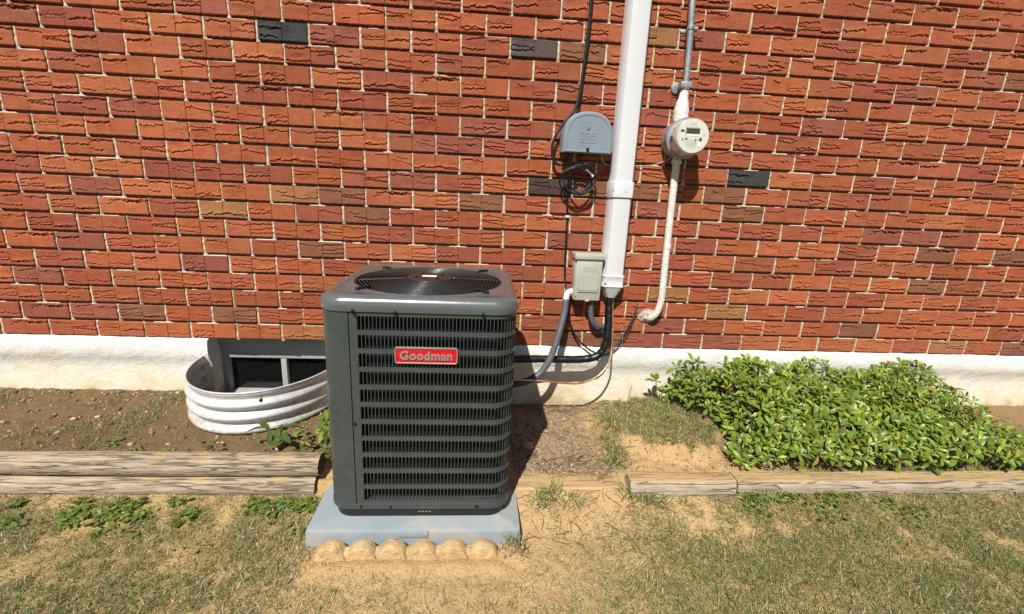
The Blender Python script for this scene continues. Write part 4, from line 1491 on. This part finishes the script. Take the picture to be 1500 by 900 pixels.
part('pipe', tube([(1.681, -0.05, 1.375), (1.681, -0.05, 1.30), (1.682, -0.05, 1.196), (1.686, -0.050, 0.986), (1.690, -0.05, 0.803), (1.693, -0.05, 0.70), (1.693, -0.047, 0.64), (1.684, -0.040, 0.585), (1.664, -0.025, 0.548), (1.645, 0.005, 0.535)], 0.0185, 14, 8), M['painted_pipe'], lp, smooth=True)
part('coupling', tube([(1.688, -0.050, 0.955), (1.6885, -0.050, 0.935)], 0.0205, 12, 0), M['painted_pipe'], lp, autosmooth=40)
v, f = [], []
rp = random.Random(2)
for i in range(9):
    for j in range(14):
        r = 0.048 * (1 - i / 8)
        a = 2 * math.pi * j / 14
        rr2 = r * (0.85 + 0.35 * rp.random())
        v.append((1.645 + rr2 * 1.05 * math.cos(a), 0.006 - 0.024 * math.sin(i / 8 * math.pi / 2) - rp.uniform(0, 0.008), 0.548 + rr2 * 0.85 * math.sin(a)))
for i in range(8):
    for j in range(14):
        f.append((i * 14 + j, i * 14 + (j + 1) % 14, (i + 1) * 14 + (j + 1) % 14, (i + 1) * 14 + j))
part('putty', (v, [tuple(reversed(q)) for q in f]), M['putty'], lp)
# pale wire between the arched box and the meter
tag(part('bonding_wire', tube([(1.292, -0.05, 1.40), (1.297, -0.045, 1.378), (1.312, -0.03, 1.352), (1.345, -0.012, 1.342), (1.41, -0.008, 1.344), (1.479, -0.010, 1.346), (1.55, -0.014, 1.350), (1.60, -0.024, 1.362), (1.640, -0.035, 1.383), (1.66, -0.045, 1.40)], 0.0024, 8, 6), M['ink_pale'], None, smooth=True),
    'thin pale wire running behind the white cover from arched box to meter', 'wire')

# stick standing in the bed
tag(part('stick', tube([(1.541, -0.105, -0.01), (1.552, -0.10, 0.06), (1.569, -0.092, 0.165)], lambda t: 0.0028 - 0.001 * t, 6, 4), M['stem'], None, smooth=True),
    'thin bare stick standing upright before the white foundation', 'stick')


# ------------------------------------------------------------------ stones
def stone(name, x, y, r, seed, label, mat='concrete'):
    bm = bmesh.new()
    bmesh.ops.create_icosphere(bm, subdivisions=3, radius=r)
    for vv in bm.verts:
        p = vv.co
        k = 1 + 0.5 * (float(fbm(p.x / r + seed * 3, p.y / r + p.z / r * 0.7, 1.3, 3, seed)) - 0.5)
        vv.co = Vector((p.x * k * 1.15, p.y * k * 0.9, p.z * k * 0.62))
    bm.verts.index_update()
    z = float(ground_z(x, y)) + r * 0.28
    vf = ([(q.co.x + x, q.co.y + y, q.co.z + z) for q in bm.verts], [tuple(w.index for w in fcc.verts) for fcc in bm.faces])
    bm.free()
    return tag(part(name, vf, M[mat], None, smooth=True), label, 'stone')


stone('stone', 0.955, -0.457, 0.026, 4, 'brown lump of stone in the shadow beside the pad')
stone('stone', 1.185, -0.17, 0.010, 6, 'small pale stone on the gravel near the foundation')

# ------------------------------------------------------------------ plants
# grass ---------------------------------------------------------------
def blades(n_try, x0, x1, y0, y1, dens, lens, lean, width, palette, seed, clump=0.0):
    rg = np.random.default_rng(seed)
    x = rg.uniform(x0, x1, n_try)
    y = rg.uniform(y0, y1, n_try)
    keep = rg.random(n_try) < dens(x, y)
    keep &= ~in_well(x, y, 0.01)
    x, y = x[keep], y[keep]
    n = len(x)
    L = rg.uniform(lens[0], lens[1], n)
    th = rg.uniform(0, 2 * np.pi, n)
    ln = np.clip(rg.normal(lean, 0.2, n), 0.05, 0.99)
    hx, hy = np.cos(th) * ln, np.sin(th) * ln
    up = np.sqrt(np.maximum(0.02, 1 - ln ** 2))
    z = ground_z(x, y)
    w = rg.uniform(width[0], width[1], n) / 2
    px, py = -np.sin(th), np.cos(th)
    tw = rg.uniform(-0.6, 0.6, n)
    base = np.stack([x, y, z - 0.003], -1)
    mid = base + np.stack([hx * L * 0.5, hy * L * 0.5, up * L * 0.62], -1)
    bend = rg.uniform(0.3, 1.0, n)
    tip = base + np.stack([hx * L + px * L * 0.2 * tw, hy * L + py * L * 0.2 * tw, up * L * bend + 0.003], -1)
    s = np.stack([px * w, py * w, tw * w], -1)
    V = np.stack([base - s, base + s, mid - s * 0.85, mid + s * 0.85, tip], 1)
    i0 = np.arange(n) * 5
    Q = np.stack([i0, i0 + 1, i0 + 3, i0 + 2], -1)
    T = np.stack([i0 + 2, i0 + 3, i0 + 4], -1)
    pal = np.array([p[:3] for p in palette])
    wts = np.array([p[3] for p in palette])
    patch = fbm(x, y, 4, 3, 51)
    # green gains toward the right of the lawn
    green = np.clip(0.35 + 0.9 * (patch - 0.5) + 0.62 * sstep(1.05, 1.55, x + 0.25 * (-y - 1.1)) + 0.45 * sstep(0.1, -0.2, x), 0, 1)
    cum = np.zeros((n, len(pal)))
    for k in range(len(pal)):
        gk = palette[k][4]
        cum[:, k] = wts[k] * (green if gk > 0 else (1.15 - green) if gk < 0 else 1.0)
    cum = np.cumsum(cum, 1)
    cum /= cum[:, -1:]
    pick = (rg.random(n)[:, None] > cum).sum(1)
    c = pal[pick] * rg.uniform(0.65, 1.25, (n, 1))
    C = np.repeat(np.concatenate([c, np.ones((n, 1))], 1), 5, 0)
    return V.reshape(-1, 3), Q, T, C


PAL = [(0.075, 0.115, 0.026, 1.1, 1), (0.15, 0.20, 0.05, 1.0, 1), (0.24, 0.235, 0.095, 1.0, 0), (0.44, 0.37, 0.19, 1.0, -1), (0.56, 0.48, 0.29, 0.5, -1), (0.20, 0.145, 0.075, 0.6, -1)]


def d_lawn(x, y):
    c = vnoise(x, y, 42, 71) * 0.65 + vnoise(x, y, 19, 73) * 0.35
    return np.clip(grass_density(x, y) * np.clip(0.25 + 2.6 * (c - 0.26) + 0.45 * sstep(1.1, 1.6, x), 0.12, 1.5), 0, 1)


def d_sparse(x, y):
    bare = ((x > 0.12) & (x < 0.88) & (y > -1.04) & (y < -0.25)) | ((x > 0.17) & (x < 0.80) & (y > -1.10) & (y < -1.0))
    d = 0.35 * sstep(0.76, 0.84, -y) * (0.3 + fbm(x, y, 14, 3, 61))
    d = np.maximum(d, 0.10 * (x > 1.3) * (x < 1.95) * (y > -0.70))
    d = d * (1 - 0.5 * sstep(0.8, 0.95, x) * sstep(1.6, 1.4, x) * sstep(1.12, 1.0, -y))
    return np.where(bare, 0, d)


sets = []
sets.append(blades(760000, -1.9, 3.9, -1.75, -0.02, d_lawn, (0.010, 0.034), 0.84, (0.0010, 0.0021), PAL, 1))
sets.append(blades(60000, -1.9, 3.9, -1.75, -0.02, d_lawn, (0.025, 0.055), 0.74, (0.0012, 0.0024), PAL, 2))
sets.append(blades(95000, -1.9, 3.9, -1.75, -0.02, d_sparse, (0.010, 0.032), 0.93, (0.0010, 0.0022), PAL, 3))
sets.append(blades(60000, -5, 6.4, -5.5, -1.75, lambda x, y: np.full_like(x, 0.9), (0.03, 0.07), 0.7, (0.003, 0.006), [(0.075, 0.115, 0.026, 1.1, 0), (0.12, 0.17, 0.04, 1.0, 0), (0.24, 0.235, 0.095, 0.5, 0)], 4))
# coarse tufts
tuft = [(1.02, -0.80), (1.10, -0.83), (1.41, -0.82), (1.47, -0.83), (0.97, -0.83), (1.35, -0.80), (1.85, -0.82), (1.95, -0.83), (0.85, -1.05), (1.33, -0.60), (1.36, -0.52), (1.37, -0.42), (1.40, -0.30), (1.44, -0.20)]
for i, (tx, ty) in enumerate(tuft):
    sets.append(blades(70, tx - 0.04, tx + 0.04, ty - 0.025, ty + 0.025, lambda x, y: np.ones_like(x) * 0.9, (0.03, 0.085), 0.72, (0.0018, 0.0038), [(0.10, 0.17, 0.035, 1, 0), (0.17, 0.22, 0.06, 1, 0), (0.42, 0.38, 0.20, 0.7, 0)], 100 + i))
V, Q, T, C = [], [], [], []
nb = 0
for (v, q, t, c) in sets:
    V.append(v)
    Q.append(q + nb)
    T.append(t + nb)
    C.append(c)
    nb += len(v)
me = np_mesh('lawn_grass', np.concatenate(V), [np.concatenate(Q), np.concatenate(T)], M['grass'], np.concatenate(C))
o = link(bpy.data.objects.new('lawn_grass', me))
o['kind'] = 'stuff'
tag(o, 'patchy dry and green grass growing in the sandy soil', 'grass')

# pine straw and dead stems on the gravel ------------------------------
rg = np.random.default_rng(77)
g = Geo()
for i in range(520):
    if i < 150:
        x, y = rg.uniform(0.95, 1.6), -abs(rg.normal(0.045, 0.03)) - 0.015
    elif i < 290:
        x, y = rg.normal(1.22, 0.10), rg.normal(-0.60, 0.07)
    elif i < 410:
        x, y = rg.uniform(0.88, 1.5), rg.uniform(-1.05, -0.78)
    else:
        x, y = rg.uniform(0.9, 1.5), rg.uniform(-0.7, -0.05)
    L = rg.uniform(0.02, 0.09)
    a = rg.uniform(0, math.pi) if i >= 150 else rg.normal(0, 0.35)
    pts = []
    for q in range(4):
        t = q / 3 - 0.5
        xx = x + math.cos(a) * L * t + rg.normal(0, 0.003)
        yy = min(y + math.sin(a) * L * t + rg.normal(0, 0.003), -0.012)
        pts.append((xx, yy, float(ground_z(xx, yy)) + 0.003 + 0.010 * rg.random() * (1 - abs(t))))
    g.add(tube(pts, float(rg.uniform(0.0006, 0.0016)), 4, 0, caps=False))
t_ = NT('pine_straw')
gi = t_.new('ShaderNodeNewGeometry')
M['straw'] = t_.set(t_.ramp(gi.outputs['Random Per Island'], [(0.0, (0.07, 0.04, 0.024)), (0.4, (0.19, 0.10, 0.055)), (0.7, (0.32, 0.21, 0.11)), (1.0, (0.46, 0.36, 0.2))]), 0.8)
o = part('dead_stems', g.vf, M['straw'])
o['kind'] = 'stuff'
tag(o, 'reddish dead stems and needles scattered on the gravel', 'dead stems')

# gravel ---------------------------------------------------------------
rg = np.random.default_rng(78)
ico = bmesh.new()
bmesh.ops.create_icosphere(ico, subdivisions=1, radius=1)
ico.verts.index_update()
IV = np.array([v.co[:] for v in ico.verts])
IF = np.array([[w.index for w in f_.verts] for f_ in ico.faces])
ico.free()
VV, FF, CC = [], [], []
nb = 0
cnt = 0


def pebbles(count, sampler, rmin, rmax, pal):
    global nb
    for _ in range(count):
        x, y = sampler()
        if 0.105 < x < 0.885 and -1.02 < y < -0.23:
            continue
        r = rmin + (rmax - rmin) * rg.random() ** 2.5
        sc = rg.uniform(0.6, 1.2, 3) * r
        A = IV * sc * (1 + 0.8 * (rg.random((len(IV), 1)) - 0.5))
        a = rg.uniform(0, 6.28)
        ca, sa_ = math.cos(a), math.sin(a)
        A = np.stack([A[:, 0] * ca - A[:, 1] * sa_, A[:, 0] * sa_ + A[:, 1] * ca, A[:, 2] * 0.8], -1)
        A += np.array([x, y, float(ground_z(x, y)) + r * 0.2])
        VV.append(A)
        FF.append(IF + nb)
        nb += len(A)
        c = np.array(pal[rg.integers(len(pal))]) * rg.uniform(0.7, 1.25)
        CC.append(np.tile(np.append(c, 1), (len(A), 1)))


GP = [(0.16, 0.145, 0.125), (0.24, 0.19, 0.14), (0.38, 0.30, 0.20), (0.46, 0.36, 0.24), (0.13, 0.115, 0.10), (0.34, 0.23, 0.13), (0.40, 0.27, 0.15)]
SP = [(0.50, 0.335, 0.165), (0.54, 0.37, 0.19), (0.44, 0.29, 0.14)]
pebbles(2300, lambda: (float(np.clip(rg.normal(1.06, 0.13), 0.885, 1.38)), float(rg.uniform(-0.68, -0.05))), 0.0018, 0.0068, GP)
pebbles(5200, lambda: (rg.uniform(-0.3, 2.0), rg.uniform(-1.35, -0.78)), 0.0016, 0.005, [(0.44, 0.30, 0.145), (0.50, 0.345, 0.17), (0.36, 0.24, 0.12)])
pebbles(520, lambda: (rg.uniform(1.38, 1.84), rg.uniform(-0.71, -0.50)), 0.002, 0.010, [(0.40, 0.26, 0.125), (0.34, 0.22, 0.10), (0.46, 0.31, 0.15)])
pebbles(160, lambda: (rg.normal(0.13, 0.05), rg.normal(-1.05, 0.03)), 0.002, 0.006, SP)
pebbles(110, lambda: (rg.normal(0.85, 0.025), rg.normal(-1.05, 0.02)), 0.003, 0.011, [(0.33, 0.2, 0.11), (0.42, 0.27, 0.14)])
pebbles(900, lambda: (rg.uniform(-2.6, 0.08), rg.uniform(-0.64, -0.03)), 0.003, 0.014, [(0.2, 0.13, 0.08), (0.12, 0.08, 0.05), (0.34, 0.24, 0.14), (0.42, 0.31, 0.18)])
pebbles(300, lambda: (rg.uniform(2.4, 3.9), rg.uniform(-0.70, -0.03)), 0.003, 0.012, [(0.2, 0.13, 0.08), (0.34, 0.24, 0.14)])
me = np_mesh('gravel', np.concatenate(VV), np.concatenate(FF), M['pebble'], np.concatenate(CC))
o = link(bpy.data.objects.new('gravel', me))
o['kind'] = 'stuff'
tag(o, 'fine grey gravel and soil crumbs between the pad and the foundation', 'gravel')


# leafy shrub ------------------------------------------------------------
def leaf_mesh(L, W, fold, droop, seed):
    r = random.Random(seed)
    prof = [(0.0, 0.06), (0.22, 0.45), (0.48, 0.92), (0.70, 1.0), (0.88, 0.66), (1.0, 0.04)]
    v, f = [], []
    for t, w in prof:
        y = L * t
        z = -droop * t * t * L
        hw = W * 0.5 * w
        v += [(-hw, y, z + fold * hw + r.uniform(-0.001, 0.001)), (0, y, z), (hw, y, z + fold * hw + r.uniform(-0.001, 0.001))]
    for i in range(len(prof) - 1):
        for j in range(2):
            a = i * 3 + j
            f.append((a, a + 1, a + 4, a + 3))
    return v, f


shrub = thing('leafy_shrub', (2.1, -0.3, 0.02), 'low glossy green leafy shrub against the white foundation', 'shrub')
LV = [leaf_mesh(0.052, w, fo, d, 60 + i) for i, (d, w, fo) in enumerate(((0.15, 0.022, 0.5), (0.35, 0.025, 0.4), (0.55, 0.020, 0.7), (0.25, 0.023, 0.2), (0.75, 0.019, 0.9), (0.05, 0.024, 0.6)))]
LM = [mesh('leaf', vf[0], vf[1], M['leaf'], True) for vf in LV]


def left_edge(y):
    return float(np.interp(-y, [0.04, 0.15, 0.28, 0.40, 0.52, 0.62, 0.70], [1.74, 1.76, 1.86, 1.94, 1.93, 1.87, 1.88]))


def shrub_h(x, y):
    e = x - left_edge(y)
    h = float(np.interp(-y, [0.0, 0.10, 0.22, 0.38, 0.55, 0.68, 0.74], [0.22, 0.285, 0.275, 0.225, 0.165, 0.105, 0.05]))
    h *= float(sstep(-0.02, 0.16, e)) * 0.68 + 0.32
    return 0.87 * h * (0.62 + 0.42 * float(vnoise(x, y, 7, 12)) + 0.34 * float(vnoise(x, y, 2.3, 14)))


rs = random.Random(9)
leaves = []
stems = Geo()


def whorl(p, up, nleaf, scale, bright):
    up = up.normalized()
    ref = Vector((rs.uniform(-1, 1), rs.uniform(-1, 1), 0.1)).normalized()
    u = up.cross(ref).normalized()
    w = up.cross(u)
    a0 = rs.uniform(0, 6.28)
    for k in range(nleaf):
        a = a0 + k * 2.4
        tier = k / nleaf
        out = u * math.cos(a) + w * math.sin(a)
        el = math.radians(8 + 60 * tier + rs.uniform(-26, 26))
        d = (out * math.cos(el) + up * math.sin(el)).normalized()
        nrm = (up * math.cos(el) - out * math.sin(el)).normalized()
        side = d.cross(nrm).normalized()
        s = scale * (1.0 - 0.35 * tier) * rs.uniform(0.6, 1.2)
        mt_ = Matrix((side, d, nrm)).transposed().to_4x4()
        mt_.translation = p + up * (0.010 * tier) + d * 0.004
        mt_ = mt_ @ Matrix.Diagonal((s, s, s, 1))
        if mt_.translation.y > -0.03:
            continue
        g_ = bright * rs.uniform(0.75, 1.25)
        young = tier > 0.6 and rs.random() < 0.6
        col = (0.23 * g_, 0.30 * g_, 0.040 * g_) if young else (0.12 * g_, 0.18 * g_, 0.026 * g_)
        if rs.random() < 0.035:
            col = (0.34 * g_, 0.25 * g_, 0.06 * g_) if rs.random() < 0.6 else (0.16 * g_, 0.09 * g_, 0.04 * g_)
        leaves.append((mt_, rs.randrange(len(LM)), col))


pts_done = []
tries = 0
while tries < 6500:
    tries += 1
    y = -rs.uniform(0.05, 0.71)
    x = rs.uniform(1.72, 3.3)
    if x < left_edge(y) + 0.012:
        continue
    if any((x - a) ** 2 + (y - b) ** 2 < 0.033 ** 2 for a, b in pts_done[-900:]):
        continue
    pts_done.append((x, y))
    h = shrub_h(x, y)
    e = x - left_edge(y)
    gz = float(ground_z(x, y))
    up = Vector((-0.55 * max(0, 1 - e / 0.18) + rs.uniform(-0.3, 0.3), -0.42 - 0.6 * float(sstep(0.4, 0.7, -y)) + rs.uniform(-0.3, 0.3), 1.0))
    top = Vector((x, y, gz + h))
    whorl(top, up, rs.randint(6, 8), rs.uniform(0.75, 1.1), 1.15)
    if h > 0.12:
        for _ in range(2):
            whorl(Vector((x + rs.uniform(-0.03, 0.03), y - rs.uniform(0, 0.03), gz + h * rs.uniform(0.25, 0.75))), up, rs.randint(3, 5), rs.uniform(0.75, 1.0), 0.95)
    stems.add(tube([(x + rs.uniform(-0.03, 0.03), y + 0.02, gz - 0.01), (x + rs.uniform(-0.01, 0.01), y + 0.01, gz + h * 0.5), tuple(top)], 0.0022, 5, 3, caps=False))
# a few taller shoots
for (x, y, z) in ((1.69, -0.13, 0.205), (1.885, -0.13, 0.325), (1.915, -0.12, 0.315), (2.06, -0.14, 0.31), (2.12, -0.15, 0.315), (1.80, -0.12, 0.285)):
    whorl(Vector((x, y, z)), Vector((rs.uniform(-0.3, 0.3), -0.3, 1)), 7, 1.1, 1.1)
    stems.add(tube([(x + 0.04, y, 0.03), (x + 0.015, y, z * 0.6), (x, y, z)], 0.0024, 5, 3, caps=False))
part('stems', stems.vf, M['stem'], shrub)
order = sorted(range(len(leaves)), key=lambda i: (0 if px_of(leaves[i][0].translation)[0] < 1092 else 1, (leaves[i][0].translation - m.translation).length - 1.2 * leaves[i][0].translation.z))
sel = set(order[:300])
VV, FF, CC = [], [], []
nb = 0
LVn = [(np.array(v), np.array(f)) for v, f in LV]
base = WLOC[shrub.name]
for i, (mt_, k, col) in enumerate(leaves):
    if i in sel:
        o = bpy.data.objects.new('leaf', LM[k])
        mw = mt_.copy()
        mw.translation = mt_.translation - base
        link(o, shrub)
        o.matrix_local = mw
        o.color = (*col, 1)
    else:
        v, f = LVn[k]
        A = np.array(mt_)
        W_ = v @ A[:3, :3].T + A[:3, 3] - np.array(base)
        VV.append(W_)
        FF.append(f + nb)
        nb += len(v)
        CC.append(np.tile(np.array([*col, 1.0]), (len(v), 1)))
me = np_mesh('foliage', np.concatenate(VV), np.concatenate(FF), M['leaf_far'], np.concatenate(CC), True)
o = link(bpy.data.objects.new('foliage', me), shrub)
o['kind'] = 'stuff'


# weeds left of the unit --------------------------------------------------
def weed(x, y, h, nleaf, L, W, seed, label, col=(0.15, 0.23, 0.04)):
    r = random.Random(seed)
    gz = float(ground_z(x, y))
    th = thing('weed', (x, y, gz), label, 'weed')
    for s in range(max(2, nleaf // 5)):
        a = r.uniform(0, 6.28)
        q = r.uniform(0.2, 0.55)
        tip = Vector((x + math.cos(a) * h * q, y + math.sin(a) * h * q, gz + h * r.uniform(0.6, 1.0)))
        st_ = Vector((x, y, gz))
        part('stem', tube([st_, st_.lerp(tip, 0.5) + Vector((0, 0, h * 0.12)), tip], 0.0016, 5, 4, caps=False), M['weed_stem'], th)
        for k in range(5):
            t = 0.3 + 0.7 * k / 4
            p = st_.lerp(tip, t) + Vector((0, 0, h * 0.12 * math.sin(math.pi * t)))
            aa = r.uniform(0, 6.28)
            el = r.uniform(0.1, 0.9)
            d = Vector((math.cos(aa) * math.cos(el), math.sin(aa) * math.cos(el), math.sin(el)))
            side = d.cross(Vector((0, 0, 1))).normalized()
            nrm = side.cross(d)
            f_ = r.uniform(0.7, 1.3)
            lv, lf = leaf_mesh(L * f_, W * f_, 0.4, r.uniform(0.2, 0.7), seed + k)
            A = Matrix((side, d, nrm)).transposed()
            lo = part('leaf', ([tuple(A @ Vector(v) + p) for v in lv], lf), M['leaf'], th, smooth=True)
            g_ = r.uniform(0.7, 1.3)
            lo.color = (col[0] * g_, col[1] * g_, col[2] * g_, 1)


M['weed_stem'] = simple('weed_stem', (0.16, 0.20, 0.06), 0.6, 0, 0.2, 60)
weed(0.045, -0.56, 0.15, 15, 0.050, 0.016, 1, 'bright leafy weed squeezed between the upper timber and the air conditioner')
weed(0.01, -0.50, 0.16, 15, 0.055, 0.018, 2, 'taller yellow green weed behind the upper timber near the air conditioner')
weed(-0.05, -0.57, 0.09, 10, 0.045, 0.014, 3, 'small pale weed behind the middle of the upper timber', (0.20, 0.24, 0.07))
weed(-0.165, -0.56, 0.11, 10, 0.085, 0.030, 4, 'broad leaved dark weed in front of the zinc window well', (0.075, 0.13, 0.03))
weed(0.07, -0.60, 0.10, 10, 0.045, 0.015, 5, 'low bright weed at the end of the upper timber', (0.17, 0.25, 0.04))

# clover like ground cover along the lower timber
rg = np.random.default_rng(5)
VV, FF, CC = [], [], []
nb = 0
lv, lf = leaf_mesh(0.017, 0.014, 0.3, 0.3, 3)
lv, lf = np.array(lv), np.array(lf)
cnt = 0
while cnt < 1500:
    x, y = rg.uniform(-1.6, 0.09), -0.785 - abs(rg.normal(0, 0.075))
    if cnt % 5 == 0:
        x, y = rg.uniform(1.8, 2.6), -0.80 - abs(rg.normal(0, 0.05))
    if cnt % 9 == 0:
        x, y = rg.uniform(-0.9, 0.1), rg.uniform(-0.65, -0.50)
    if in_well(x, y, 0.02):
        continue
    if fbm(x, y, 12, 3, 81) < 0.47 + 0.1 * rg.random():
        continue
    cnt += 1
    a, el = rg.uniform(0, 6.28), rg.uniform(0.0, 0.9)
    d = Vector((math.cos(a) * math.cos(el), math.sin(a) * math.cos(el), math.sin(el)))
    side = d.cross(Vector((0, 0, 1))).normalized()
    nrm = side.cross(d)
    A = np.array(Matrix((side, d, nrm)).transposed()) * rg.uniform(0.6, 1.4)
    VV.append(lv @ A.T + np.array([x, y, float(ground_z(x, y)) + rg.uniform(0.002, 0.018)]))
    FF.append(lf + nb)
    nb += len(lv)
    g_ = rg.uniform(0.6, 1.35)
    CC.append(np.tile(np.array([0.14 * g_, 0.20 * g_, 0.045 * g_, 1]), (len(lv), 1)))
me = np_mesh('ground_cover', np.concatenate(VV), np.concatenate(FF), M['leaf_far'], np.concatenate(CC), True)
o = link(bpy.data.objects.new('ground_cover', me))
o['kind'] = 'stuff'
tag(o, 'small round green leaves creeping along the foot of the timbers', 'ground cover')
